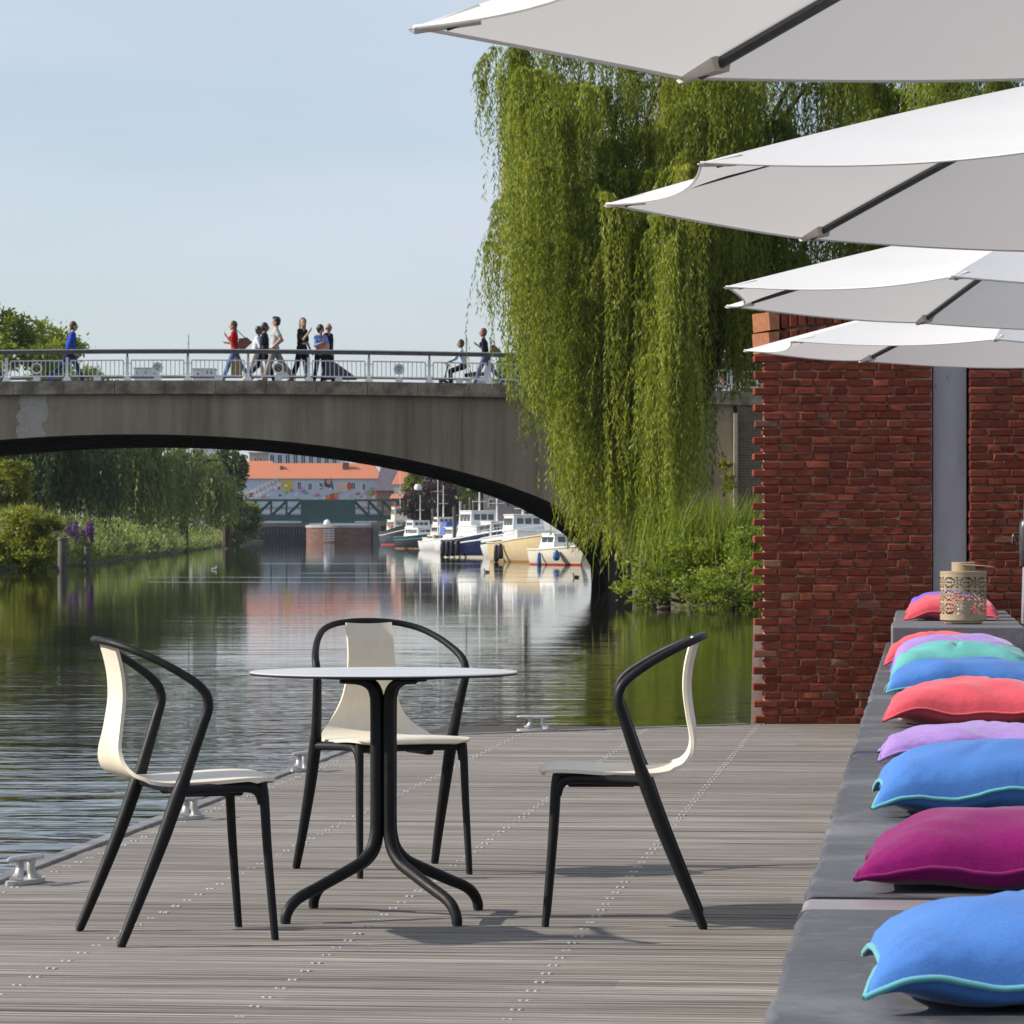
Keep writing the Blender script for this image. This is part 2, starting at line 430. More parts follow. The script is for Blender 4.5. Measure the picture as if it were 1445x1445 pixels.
eb = mb.build('deck_edge_beam', m_kerb); eb.rotation_euler.z = TH; tag(eb, kind='structure')
# quay block under the wall
slab('quay', [(1.5,24.2),(7.0,24.2),(7.0,30),(2.2,30),(1.75,24.9)], -2.6, -.045, mk('quay concrete',(.34,.31,.28),(.24,.22,.2),scale=3,rough=.85,bump=.3))
# ------------------------------------------------------------------ cleats
m_alu = mk('cast aluminium', (.62,.61,.60), (.48,.47,.46), scale=20, rough=.42, metal=.55, bump=.15, bscale=80)
def cleat(label, loc, rz):
    t = thing('mooring_cleat', label, 'cleat', loc, rz, 'mooring cleats along the deck edge')
    b = MB(); b.prism([(.115*math.cos(a)*(1 if abs(math.cos(a))<.9 else 1),.034*math.sin(a)) for a in [2*PI*k/20 for k in range(20)]], Matrix.Translation((0,0,0)), .014)
    b.build('base_plate', m_alu, t)
    for sx in (-1,1):
        l = MB(); l.tube(smooth_path([(sx*.058,0,.012),(sx*.042,0,.03),(sx*.034,0,.055),(sx*.040,0,.078)],4), lerp_list([.026,.016,.0135,.017],4), 10)
        l.build('leg', m_alu, t)
    h = MB(); h.tube(smooth_path([(-.112,0,.083),(-.095,0,.0835),(-.05,0,.083),(0,0,.082),(.05,0,.083),(.095,0,.0835),(.112,0,.083)],3), lerp_list([.004,.012,.015,.016,.015,.012,.004],3), 10, flat=.8)
    h.build('horn', m_alu, t); return t
for lb,px,py,rz in (('aluminium cleat at the left photo edge, nearest on the deck rim',36,1247,R(66)),
    ('aluminium cleat on the deck rim seen between the legs of the left chair',268,1156,R(68)),
    ('aluminium cleat on the deck rim left of the middle chair',426,1088,R(70)),
    ('aluminium cleat seen broadside at the far deck edge right of the table',757,1032,R(2))):
    d = F*EYE/(py-HOR); cleat(lb, (GX(px,d), d, .001), rz)
# ------------------------------------------------------------------ chairs
n = NT('cream moulded plywood shell')
v = n.coords((3,30,30)); nz = n.noise(v,1.0,4)
n.set(color=n.ramp(nz,[(.3,(.80,.715,.565)),(.7,(.74,.655,.51))]), rough=.42, spec=.4, normal=n.bump(nz,.03,.002)); m_shell = n.mat
m_blk = mk('satin black frame', (.011,.011,.012), (.015,.015,.016), scale=30, rough=.5, bump=.04, bscale=400, bdist=.001, spec=.2)
m_glide = mk('black rubber glide', (.01,.01,.01), rough=.8)
SH = [(.230,.446,.150),(.222,.459,.186),(.195,.466,.205),(.13,.466,.216),(.05,.461,.220),(-.03,.456,.219),(-.10,.454,.213),(-.150,.459,.200),(-.188,.472,.180),(-.214,.497,.152),(-.226,.535,.124),(-.226,.58,.105),(-.219,.63,.094),(-.213,.68,.088),(-.214,.73,.085),(-.222,.78,.084),(-.238,.838,.084)]
def make_chair(label):
    t = thing('armchair', label, 'chair', (0,0,0), 0, 'cream and black armchairs round the table')
    pr = smooth_path([(a,b,c) for a,b,c in SH],3)
    rows_t=[]; rows_b=[]; nn = 14
    for i,p in enumerate(pr):
        q0 = pr[max(i-1,0)]; q1 = pr[min(i+1,len(pr)-1)]
        tx,tz = q1.x-q0.x, q1.z*0+q1.y-q0.y; l = math.hypot(tx,tz); nx,nzv = tz/l, -tx/l     # inner normal
        s = i/(len(pr)-1); up = max(0,min(1,(s-.5)/.2))
        rt=[]; rb=[]
        for k in range(nn+1):
            w = -1+2*k/nn
            curve = (.016*up if up else 0)*w*w - .010*(1-up)*(w*w)*(1 if s<.45 else .5)+(.005*math.exp(-((s-.47)/.10)**2))*w*w
            th = .0052
            x = p.x+nx*curve; z = p.y+nzv*curve
            rt.append((x+nx*th, w*p.z, z+nzv*th)); rb.append((x-nx*th, w*p.z, z-nzv*th))
        rows_t.append(rt); rows_b.append(rb)
    m = MB(); o0 = len(rows_t); m.grid(rows_t); m.grid([r[::-1] for r in rows_b])
    N = nn+1; B = o0*N
    for i in range(o0-1):
        m.f.append((i*N, (i+1)*N, B+(i+1)*N+nn, B+i*N+nn)); m.f.append((i*N+nn, B+i*N, B+(i+1)*N, (i+1)*N+nn)); m.m += [0,0]; m.t += [0,0]
    for i in (0,o0-1):
        for k in range(nn): m.f.append((i*N+k, i*N+k+1, B+i*N+nn-k-1, B+i*N+nn-k)); m.m.append(0); m.t.append(0)
    m.build('seat_shell', m_shell, t, smooth=50)
    half = [(-.256,0,.848),(-.250,.06,.846),(-.228,.125,.838),(-.185,.18,.82),(-.125,.222,.79),(-.070,.25,.757),(-.030,.266,.728),(-.006,.271,.698),(-.001,.270,.662),(-.015,.265,.616),(-.04,.257,.54),(-.068,.250,.455)]
    hr = [x*.84 for x in (.0125,.0125,.0128,.0132,.0135,.0142,.0155,.0165,.0172,.0182,.0198,.0225)]
    full = [(x,-y,z) for x,y,z in half[::-1]]+half[1:]; fr = hr[::-1]+hr[1:]
    m = MB(); m.tube(smooth_path(full,5), lerp_list(fr,5), 14); m.build('armrest_rail', m_blk, t)
    for s in (-1,1):
        m = MB(); m.tube(smooth_path([(-.066,s*.2505,.46),(-.085,s*.249,.41),(-.125,s*.2485,.30),(-.19,s*.251,.14),(-.247,s*.256,.006)],4), lerp_list([.0195,.0215,.0198,.0166,.0136],4), 14)
        m.build('leg', m_blk, t)
        m = MB(); m.tube(smooth_path([(.178,s*.186,.445),(.184,s*.188,.40),(.193,s*.191,.25),(.213,s*.197,.006)],4), lerp_list([.0142,.0142,.0130,.0110],4), 14)
        m.build('leg', m_blk, t)
        m = MB(); m.tube(smooth_path([(.178,s*.186,.385),(.170,s*.187,.415),(.145,s*.19,.432),(.08,s*.20,.434),(0,s*.222,.432),(-.075,s*.246,.430)],4), lerp_list([.0125,.0145,.0155,.0155,.0155,.016],4), 10, flat=1.15)
        m.build('seat_rail', m_blk, t)
        for (x,y) in ((.2135,.197),(-.2475,.256)):
            m = MB(); m.lathe([(.0105,0),(.0105,.008)], (x,s*y,0), 12); m.build('glide', m_glide, t)
    m = MB(); m.box((.165,0,.43),(.03,.36,.022), ch=.004); m.box((-.06,0,.428),(.03,.47,.022), ch=.004); m.box((.05,-.08,.418),(.20,.03,.03), ch=.006); m.box((.05,.08,.418),(.20,.03,.03), ch=.006)
    m.build('cross_bar', m_blk, t); return t
ch0 = make_chair('cream shell armchair on the left, its back to the water and left photo side')
ch0.location = (-.935,11.53,0); ch0.rotation_euler.z = R(19)
for lb,loc,rz in (('cream shell armchair behind the round table, half hidden by the table top',(-.408,13.73,0),R(-67)),
                  ('cream shell armchair on the right, seen in pure side view facing the table',(.315,11.98,0),R(178.6))):
    c = copy_tree(ch0); c['label'] = lb; c.location = loc; c.rotation_euler.z = rz
# ------------------------------------------------------------------ table
t = thing('round_table', 'round white topped cafe table on four splayed black tube legs', 'table', (-.385,12.11,0), R(-6.5))
m_top = mk('pale laminate', (.60,.60,.59), (.59,.59,.58), scale=2, rough=.3, spec=.5)
m = MB(); m.lathe([(.399,.7265),(.401,.7285),(.401,.7325)],(0,0,0),96,cap=False); m.lathe([(.385,.7255),(.399,.7265)],(0,0,0),96,cap=False); m.lathe([(.0001,.7255),(.385,.7255)],(0,0,0),96,cap=False); m.build('tabletop_edge', m_blk, t)
m = MB(); m.lathe([(.401,.7325),(.402,.7345),(.4,.7362),(.0001,.7362)],(0,0,0),96,cap=False); m.build('tabletop', m_top, t)
m = MB(); m.lathe([(.0001,.7255),(.205,.7255),(.207,.720),(.207,.717),(.0001,.717)],(0,0,0),48,cap=False); m.build('top_plate', m_blk, t)
for k in range(4):
    a = PI/4+k*PI/2; ca,sa = math.cos(a),math.sin(a)
    pth = [(.16,.709),(.11,.7085),(.075,.705),(.047,.692),(.032,.668),(.0272,.63),(.0268,.45),(.0268,.30),(.030,.248),(.046,.203),(.084,.167),(.14,.142),(.24,.102),(.305,.077),(.338,.055),(.356,.028),(.360,.008)]
    rr = [.006,.009,.0125,.0155,.018,.0188,.0188,.0188,.0188,.0186,.0185,.018,.0175,.017,.0168,.0162,.016]
    m = MB(); m.tube(smooth_path([(r*ca,r*sa,z) for r,z in pth],5), lerp_list(rr,5), 16); m.build('leg', m_blk, t)
    m = MB(); m.lathe([(.014,0),(.015,.004),(.015,.012)],(.360*ca,.360*sa,0),14); m.build('foot_glide', m_glide, t)
# ------------------------------------------------------------------ bench
n = NT('dark bluestone')
v = n.coords((1,1,1)); a1 = n.noise(v,2.2,6,.62,.6); a2 = n.noise(v,14,5,.6)
c = n.ramp(a1,[(.30,(.034,.034,.037)),(.52,(.068,.068,.073)),(.72,(.145,.144,.150))])
c = n.mix(n.ramp(a2,[(.56,0.0),(.72,.5)]), c, (.165,.162,.168))
c = n.mix(n.ramp(n.noise(v,5.0,4,.7,1.5),[(.60,0.0),(.72,.55)]), c, (.05,.052,.06))
n.set(color=c, rough=n.ramp(a2,[(.3,.42),(.7,.62)]), spec=.5, normal=n.bump(n.noise(v,40,5,.7),.22,.004)); m_stone = n.mat
m_joint = mk('pale joint strip', (.29,.265,.28), (.22,.20,.212), scale=9, rough=.3, bump=.05)
t = thing('stone_bench', 'long dark bluestone bench running along the deck with cushions on top', 'bench', (0,0,0), TH)
BZ = .5
def bench_slab(va, vb, u0=-.21, u1=1.45, z0=.40, z1=BZ, mm=m_stone, name='seat_slab'):
    mb = MB(); nseg = max(2,int((vb-va)/.09)); rows = []
    ce = lambda: random.uniform(-.0045,.0045)
    for i in range(nseg+1):
        v = va+(vb-va)*i/nseg; e = ce()
        if random.random() < .06: e += .012
        rows.append([(u0+.004+e,v,z0),(u0+e,v,z0+.01),(u0+e,v,z1-.012+ce()*.4),(u0+e+.005,v,z1-.004),(u0+e+.014,v,z1),(u1,v,z1),(u1,v,z0)])
    mb.grid(rows); mb.add(rows[0],[tuple(range(7))]); mb.add(rows[-1],[tuple(range(7))])
    return mb.build(name, mm, t, smooth=35)
bench_slab(2.5,6.99); bench_slab(7.006,7.214,z0=.41,z1=BZ-.003,mm=m_joint,name='joint_strip'); bench_slab(7.23,15.49); bench_slab(15.505,24.33)
mb = MB(); mb.box((.64,13.4,.20),(1.58,21.6,.396)); mb.build('plinth', mk('bench plinth',(.10,.10,.11),(.16,.16,.17),scale=3,rough=.7,bump=.2), t, smooth=0)
t = thing('stone_block', 'low raised stone block at the far end of the bench carrying the lantern', 'block', (0,0,0), TH)
n = NT('grey slate blocks'); v = n.coords((1,1,1)); a1 = n.noise(n.coords((1.5,14,6)),1.0,5,.6); a2 = n.noise(v,25,5,.7)
c = n.ramp(a1,[(.3,(.10,.10,.112)),(.7,(.19,.19,.20))]); c = n.mix(n.ramp(a2,[(.62,0.0),(.75,.7)]),c,(.03,.03,.032))
n.set(color=c, rough=.6, normal=n.bump(a2,.35,.01)); m_block = n.mat
U0 = toUV(1.877,20.0)[0]; U1 = toUV(2.535,20.0)[0]; VB = toUV(1.9,20)[1]
mb = MB()
for k in range(10):
    a = VB+k*.43; mb.box(((U0+U1)/2+random.uniform(-.004,.004),a+.215,BZ+.096+random.uniform(-.001,.001)),(U1-U0,.424,.188),ch=.006)
mb.build('slate_courses', m_block, t, smooth=30)
BLK = BZ+.19
# ------------------------------------------------------------------ cushions
def fabric(name, c1, c2, weave=420, sheen=.12, bump=.12):
    n = NT(name); v = n.coords((1,1,1))
    wv = n.noise(n.coords((weave,weave*.25,weave)),1.0,2); wv2 = n.noise(n.coords((weave*.25,weave,weave)),1.0,2)
    c1 = tuple((a+b)/2 for a,b in zip(c1,c2))
    wrk = n.noise(v,7,4,.55,1.0); big = n.noise(v,3,3)
    c = n.ramp(n.math('ADD',n.math('MULTIPLY',wv,.5),n.math('MULTIPLY',wv2,.5)),[(.40,c1),(.60,c2)])
    c = n.mix(n.ramp(big,[(.4,0.0),(.7,.10)]), c, tuple(min(1,x*1.25+.03) for x in c2))
    b1 = n.bump(wrk,.22,.012); b2 = n.bump(wv,bump,.0012,b1)
    n.set(color=c, rough=.85, spec=.15, sheen=sheen, sheenr=.4, normal=b2); return n.mat
f_blue = fabric('blue woven cotton',(.042,.135,.40),(.07,.195,.52)); f_teal = fabric('teal cotton',(.09,.32,.31),(.13,.42,.40))
f_coral = fabric('coral velvet',(.50,.048,.068),(.66,.095,.125),weave=250,sheen=.25); f_lav = fabric('lavender velvet',(.24,.13,.44),(.36,.23,.55),weave=250,sheen=.25)
f_pur = fabric('violet velvet',(.13,.06,.46),(.22,.12,.60),weave=250,sheen=.2); f_mag = fabric('magenta velvet',(.115,.001,.055),(.21,.003,.115),weave=250,sheen=.2)
p_teal = mk('teal piping',(.10,.42,.46),rough=.8,sheen=.3)
def cushion(label, mat, pipe, loc, w, d, h, rz=0, tilt=0, seed=0, roll=0):
    t = thing('cushion', label, 'cushion', loc, rz, 'cushions lying on the stone bench')
    rs = np.random.RandomState(seed); ph = rs.uniform(0,6.28,12); NN = 44
    def out(s,q):       # pinched sides, pointed corners
        x = w/2*s*(1-.085*(1-q*q)**1.0*abs(s)**3); y = d/2*q*(1-.085*(1-s*s)*abs(q)**3); return x,y
    seam0 = h*.34
    def seamz(s,q):
        e = max(abs(s),abs(q)); c = (abs(s)*abs(q))**4
        return seam0-h*.22*c+e**4*.010*math.sin(4*s+ph[0]+3*q)+.006*math.sin(9*s+ph[1]*q)*e
    rt=[]; rb=[]
    for i in range(NN+1):
        q = math.sin((-1+2*i/NN)*PI/2)*.35+(-1+2*i/NN)*.65; a=[]; b=[]
        for j in range(NN+1):
            s = math.sin((-1+2*j/NN)*PI/2)*.35+(-1+2*j/NN)*.65
            x,y = out(s,q); fz = max(0,(1-s*s)*(1-q*q)); p = fz**.42
            cr = sum(-.0085*math.exp(-((s*math.cos(ph[a])+q*math.sin(ph[a])-.25*math.sin(ph[a+1]))/.035)**2)*math.exp(-((q*math.cos(ph[a])-s*math.sin(ph[a])-.4*math.cos(ph[a+1]))/.32)**2) for a in (2,4,6,8,9))
            wr = (cr+.0045*math.sin(5*s+4*q+ph[2])+.0028*math.sin(8*q-4*s+ph[3])+.0012*math.sin(15*s+9*q+ph[4])+.0016*math.sin(9*(s+q*.6+.15*math.sin(4*q+ph[8]))**2+ph[5]))*min(1,fz*2.2)*(h/.17)
            edge = .0025*math.sin(38*s+ph[6])*math.sin(31*q+ph[7])*max(0,1-abs(fz-.12)*6)
            z0 = seamz(s,q)
            a.append((x,y,z0+h*.66*p+wr+edge)); b.append((x,y,max(.001,z0-h*.40*p+wr*.3)))
        rt.append(a); rb.append(b)
    m = MB(); m.grid(rt); m.grid([r[::-1] for r in rb]); m.build('cushion_cover', mat, t, smooth=75, fix=False)
    ring = [rt[0][j] for j in range(NN)]+[rt[i][NN] for i in range(NN)]+[rt[NN][j] for j in range(NN,0,-1)]+[rt[i][0] for i in range(NN,-1,-1)]
    m = MB(); m.tube(ring, .0048, 7); m.build('piping', pipe, t, smooth=60)
    t.rotation_euler = (tilt, roll, rz); return t
def cush(label, mat, pipe, px, py, d, w=.6, dep=.46, h=.175, rz=0.0, z=BZ, tilt=0, seed=0, roll=0):
    x = GX(px,d)+w/2; cx,cy = x, d+dep*.46
    return cushion(label, mat, pipe, (cx,cy,z+.001), w, dep, h, TH+rz, tilt, seed, roll)
cush('bright blue cushion with turquoise piping nearest the camera at bottom right',f_blue,p_teal,1240,1430,5.42,w=.60,dep=.46,h=.150,rz=.02,seed=1)
cush('magenta velvet cushion between two blue cushions on the bench',f_mag,f_mag,1230,1262,7.25,w=.62,dep=.46,h=.142,rz=-.03,seed=2)
cush('blue cushion with turquoise piping behind the magenta cushion',f_blue,p_teal,1245,1152,9.2,w=.62,dep=.48,h=.168,rz=.01,seed=3)
cush('pale lavender cushion between the blue piped cushion and the coral one',f_lav,f_lav,1249,1075,11.4,w=.60,dep=.44,h=.105,rz=.02,seed=4)
cush('large coral red cushion in the middle of the bench row',f_coral,f_coral,1260,1028,13.5,w=.62,dep=.54,h=.16,rz=-.02,seed=5)
cush('plain blue cushion in front of the teal cushion',f_blue,p_teal,1258,982,16.1,w=.66,dep=.52,h=.15,rz=.02,seed=6)
cush('teal green cushion behind the far blue cushion',f_teal,f_teal,1264,950,17.5,w=.64,dep=.48,h=.18,rz=.0,seed=7)
cush('violet cushion leaning against the stone block behind the teal one',f_lav,f_pur,1262,925,18.55,w=.62,dep=.40,h=.185,seed=8)
cush('coral cushion on the bench tight against the raised block',f_coral,f_coral,1254,910,19.35,w=.60,dep=.40,h=.175,seed=9)
cush('coral cushion on the raised block directly behind the lantern',f_coral,f_coral,1282,874,21.3,w=.49,dep=.40,h=.125,z=BLK,seed=10)
cush('coral cushion squeezed in the middle of the pile behind the lantern',f_coral,f_coral,1283,866,22.15,w=.50,dep=.40,h=.125,z=BLK,seed=11)
cush('violet cushion at the back of the raised block against the brick wall',f_pur,f_pur,1286,857,23.1,w=.47,dep=.38,h=.13,z=BLK,seed=12)
cushion('violet cushion standing on edge behind the stone block by the pole',f_pur,f_pur,(3.09,22.9,BZ+.19),.36,.36,.13,TH+.1,R(42),13)
# ------------------------------------------------------------------ lantern
LD = 20.42; lx = GX(1363.5,LD)
t = thing('lantern', 'beige pierced metal lantern with a ring handle on the stone block', 'lantern', (lx,LD+.13,BLK+.002))
m_lan = mk('sand painted metal',(.38,.295,.19),(.32,.25,.155),scale=20,rough=.5)
m = MB(); m.lathe([(.085,0),(.098,.004),(.098,.016),(.09,.022)],(0,0,0),32); m.build('base', m_lan, t)
NA,NZ = 144,72; r0,z0,z1 = .118,.02,.262
holes=set()
for i in range(NZ):
    zz = i/NZ
    for k in range(NA):
        if not (.10<zz<.92): continue
        bz = ((zz-.10)/.82*3)%1.0; fz = abs(bz-.5)*2
        if fz > .86: continue
        a_ = (k%18)/18.0-.5; b_ = (bz-.5)*1.1
        rr = math.hypot(a_,b_); an = math.atan2(b_,a_)
        f = math.sin(rr*34+1.0)*.55+math.cos(an*8)*.6+math.sin((k%6)*2.1)*math.sin(i*2.3)*.35
        if f > .02 or rr < .06: holes.add((i,k))
vs=[]; fs=[]
for rad in (r0,r0-.003):
    for i in range(NZ+1):
        for k in range(NA):
            a = 2*PI*k/NA; vs.append((rad*math.cos(a),rad*math.sin(a),z0+(z1-z0)*i/NZ))
for i in range(NZ):
    for k in range(NA):
        if (i,k) in holes: continue
        q = (i*NA+k,i*NA+(k+1)%NA,(i+1)*NA+(k+1)%NA,(i+1)*NA+k); fs.append(q); o=(NZ+1)*NA; fs.append(tuple(x+o for x in q[::-1]))
m = MB(); m.add(vs,fs); m.build('pierced_body', m_lan, t, smooth=60, fix=False)
m = MB(); m.lathe([(.1195,.256),(.1195,.266),(.112,.268),(.06,.268)],(0,0,0),40,cap=False); m.lathe([(.06,.268),(.06,.312),(.055,.314),(.052,.30),(.052,.268)],(0,0,0),40,cap=False); m.build('neck', m_lan, t, smooth=40)
m = MB()
hb = [(.058*math.cos(a),-.062,.302) for a in (0,)]
pth = smooth_path([(-.01,-.064,.300),(.06,-.075,.297),(.125,-.055,.291),(.155,0,.287),(.125,.055,.291),(.06,.075,.297),(-.01,.064,.300)],6)
m.tube(pth,.012,8,flat=.3); m.build('handle', m_lan, t)
m = MB(); m.lathe([(.032,.02),(.032,.11),(.004,.112)],(0,0,0),20); m.build('candle', mk('wax',(.75,.7,.6),rough=.5), t)
# ------------------------------------------------------------------ umbrellas
n = NT('white canopy cloth'); v = n.coords((1,1,1)); wv = n.noise(n.coords((260,260,260)),1.0,2); wr = n.noise(n.coords((1.2,1.2,1.2)),3.0,4,.6,1.2)
n.set(color=(.75,.75,.75), rough=.9, spec=.1, normal=n.bump(wv,.08,.001,n.bump(wr,.14,.02)))
tr = n.node('ShaderNodeBsdfTranslucent'); tr.inputs[0].default_value = (.86,.85,.83,1)
mxs = n.node('ShaderNodeMixShader', i_0=.30); n.link(n.b.outputs[0],mxs.inputs[1]); n.link(tr.outputs[0],mxs.inputs[2]); n.link(mxs.outputs[0],n.out.inputs[0]); m_cloth = n.mat
m_rib = mk('charcoal umbrella rib',(.035,.037,.04),(.05,.05,.055),scale=20,rough=.35,metal=.2)
m_pole = mk('silver grey pole',(.42,.43,.45),(.36,.37,.39),scale=20,rough=.35,metal=.7)
m_pocket = mk('beige rib pocket',(.78,.74,.68),rough=.7)
UR, URISE = 1.56, .40
def umbrella(label, cx, cy, rot, tx, ty, h):
    nrm = Vector((-tx,-ty,1)).normalized(); q = Vector((0,0,1)).rotation_difference(nrm)
    hz = EYE+h; base = Vector((cx,cy,hz))-nrm*(hz/nrm.z)
    t = thing('patio_umbrella', label, 'umbrella', base, 0, 'white umbrellas in a row above the bench')
    t.rotation_mode = 'QUATERNION'; t.rotation_quaternion = q
    L0 = (Vector((cx,cy,hz))-base).length
    tips = []
    for k in range(8):
        a = R(22.5+45*k+rot); tips.append((math.cos(a),math.sin(a)))
    NR,NS = 14,12; rows=[]
    for i in range(NR+1):
        f = i/NR; row=[]
        for k in range(8):
            a0,a1 = tips[k],tips[(k+1)%8]
            for j in range(NS):
                s = j/NS
                x = a0[0]+(a1[0]-a0[0])*s; y = a0[1]+(a1[1]-a0[1])*s
                b = 4*s*(1-s)
                inn = 1-.052*b*f**2
                z = URISE*(1-f**1.12)-.050*b*f*(1-f*.55)+.004*math.sin(23*f+k*2.1)*b
                row.append((x*UR*f*inn, y*UR*f*inn, z+L0))
        rows.append(row+[row[0]])
    m = MB(); m.grid(rows[1:]); c0 = len(m.v); m.v.append((0,0,L0+URISE))
    for j in range(8*NS): m.f.append((c0,j,j+1)); m.m.append(0); m.t.append(0)
    # hem: a thin folded edge
    ring = rows[-1]; m.tube(ring,.004,5,cap=False)
    cn = m.build('canopy', m_cloth, t, smooth=25, fix=False)
    for k in range(8):
        a = tips[k]; rr = MB()
        pt = [(a[0]*UR*f,a[1]*UR*f,L0+URISE*(1-f**1.12)-.016) for f in (.05,.3,.6,.9,.965)]
        rr.tube(smooth_path(pt,3),.0095,6,flat=1.3); rb = rr.build('rib', m_rib, t)
        pk = MB(); tz = L0-.006; d = Vector((a[0],a[1],0)); sd_ = Vector((-a[1],a[0],0))
        vs=[]
        for f,hw,dn,upz in ((.925,.030,-.034,.0),(1.0,.010,-.012,-.002),(1.006,.006,-.006,0)):
            c = d*UR*f; zz = L0+URISE*(1-min(f,1)**1.12)
            vs += [c+sd_*hw+Vector((0,0,zz-.004)),c+sd_*hw*.7+Vector((0,0,zz+dn)),c-sd_*hw*.7+Vector((0,0,zz+dn)),c-sd_*hw+Vector((0,0,zz-.004))]
        fs=[(i*4+j,i*4+(j+1)%4,(i+1)*4+(j+1)%4,(i+1)*4+j) for i in range(2) for j in range(4)]+[(0,1,2,3),(8,9,10,11)]
        pk.add(vs,fs); pk.build('rib_pocket', m_pocket, t, smooth=0)
        st = MB(); st.tube([(a[0]*.05,a[1]*.05,L0-.12),(a[0]*UR*.5,a[1]*UR*.5,L0+URISE*(1-.5**1.12)-.03)],.009,6); (k%8==0) and st.build('strut', m_rib, t)
    m = MB(); m.tube([(0,0,.02),(0,0,L0+URISE-.02)],.019,14); m.build('pole', m_pole, t)
    m = MB(); m.lathe([(.03,-.16),(.045,-.15),(.045,-.09),(.03,-.08)],(0,0,L0),14); m.build('runner', m_rib, t); m = MB(); m.lathe([(.05,-.04),(.05,0),(.02,.02)],(0,0,L0+URISE),14); m.build('hub', m_rib, t)
    m = MB(); m.lathe([(.022,-.155),(.034,-.145),(.041,-.05),(.043,.05),(.038,.085),(.024,.105),(.02,.108)],(0,0,EYE-.02),16); m.tube(smooth_path([(-.03,0,EYE),(-.07,0,EYE),(-.075,0,EYE-.05)],3),.007,6); m.build('crank_housing', m_rib, t, smooth=60)
    m = MB(); m.lathe([(.26,0),(.26,.035),(.05,.05),(.035,.12),(.022,.12)],(0,0,0),24); m.build('base_weight', m_rib, t); return t
umbrella('white umbrella at the top of the photo, nearest, seen only from below',1.384,7.017,19.47,.0534,.0047,.9745)
umbrella('second white umbrella from the top, between the nearest one and the two low ones',1.817,11.965,11.2,-.019,-.019,.981)
umbrella('third white umbrella from the top, overlapping the top edge of the brick wall',2.322,16.554,-3.2,-.029,-.006,.939)
umbrella('lowest and farthest white umbrella in front of the brick wall',2.78,21.62,8.4,-.025,.002,.965)
# ------------------------------------------------------------------ brick wall
n = NT('old red bricks'); a = n.attr(); v = n.coords((1,1,1))
c = n.ramp(a,[(0,(.08,.026,.02)),(.18,(.15,.038,.026)),(.4,(.205,.048,.030)),(.62,(.25,.060,.036)),(.82,(.30,.085,.048)),(.92,(.20,.10,.075)),(1,(.36,.16,.085))])
nn_ = n.noise(v,28,6,.65); c = n.mix(n.ramp(nn_,[(.35,.0),(.75,.55)]), c, (.11,.035,.026))
c = n.mix(n.ramp(n.noise(v,75,3,.6),[(.64,0.0),(.74,.7)]), c, (.40,.27,.19))
c = n.mix(n.ramp(n.noise(v,2.2,4,.6),[(.58,0.0),(.78,.40)]), c, (.09,.055,.042))
n.set(color=c, rough=.95, spec=.08, normal=n.bump(n.noise(v,45,6,.7),.5,.008)); m_brick = n.mat
m_mort = mk('lime mortar',(.26,.165,.11),(.55,.40,.28),scale=14,rough=.95,bump=.5,bscale=90,lo=.45,hi=.68)
WY = 24.4; CH = .0497
def brick_run(mb, x0, x1, z0, z1, left_teeth=False, slope=0):
    nrow = int(round((z1-z0)/CH)); 
    for r in range(nrow):
        z = z0+(r+.5)*CH
        x = x0-(.055 if (left_teeth and r%2==0) else 0)+random.uniform(-.006,.006)
        first = True
        while x < x1-.02:
            l = random.choice((.085,.095,.10,.105,.11,.12,.135,.15)) if not first else (.15 if r%2==0 else .11)
            if x+l > x1-.05: l = x1-x
            if l < .03: break
            first = False
            mb.tint = min(1,max(0,random.gauss(.50,.12))) if random.random()>.03 else random.uniform(.88,.97)
            g = random.uniform(.004,.009)
            M = Matrix.Rotation(random.gauss(0,.011),3,'Y')@Matrix.Rotation(random.gauss(0,.02),3,'Z')
            mb.box((x+l/2,WY+.055+random.gauss(0,.0018),z+random.gauss(0,.0012)),(l-g,.11,CH-random.uniform(.005,.009)),M=M,ch=.0055,jit=.0020)
            x += l
t = thing('brick_wall', 'old dark red brick wall with a ragged toothed left end and upright cap courses', 'wall', (0,0,0))
mb = MB()
ZT = 45*CH
brick_run(mb, 1.512, 2.535, 0, ZT, True); 
mb.build('brickwork', m_brick, t, smooth=30, tint=True)
mb = MB(); mb.box((2.033,WY+.115,ZT/2-.02),(1.008,.20,ZT+.02)); mb.box((2.08,WY+.12,ZT+.12),(.86,.17,.26)); mb.build('mortar', m_mort, t, smooth=0)
# cap: two upright courses, rising to the right, with wedge bricks below
mb = MB(); sl_ = .085
def cap_row(zb, h):
    x = 1.475; first = True
    while x < 2.52:
        w = random.uniform(.052,.060); mb.tint = min(1,max(0,random.gauss(.45,.15)))
        y0,y1 = WY-.004,WY+.22
        if first: # skewed end brick, its sunlit look put in as brighter orange tint
            z0,z1 = zb,zb+h
            vs=[(x+.085,y0,z0+.007),(x-.004,y1,z0),(x-.012,y1,z1-.006),(x+.075,y0,z1-.006),(x+.14,y0,z0+.011),(x+.14,y1,z0+.011),(x+.14,y1,z1),(x+.14,y0,z1)]
            mb.tint=1.0; mb.add(vs,[(0,1,2,3),(4,5,6,7),(0,4,7,3),(1,5,6,2),(3,7,6,2),(0,4,5,1)]); x += .145; first=False; continue
        mb.box((x+w/2,(y0+y1)/2+random.gauss(0,.003),zb+h/2+(x-1.475)*sl_),(w-.008,y1-y0,h-.012),ch=.006,jit=.002,M=Matrix.Rotation(-sl_*.6+random.gauss(0,.02),3,'Y'))
        x += w
cap_row(ZT+.006,.130); cap_row(ZT+.138,.120)
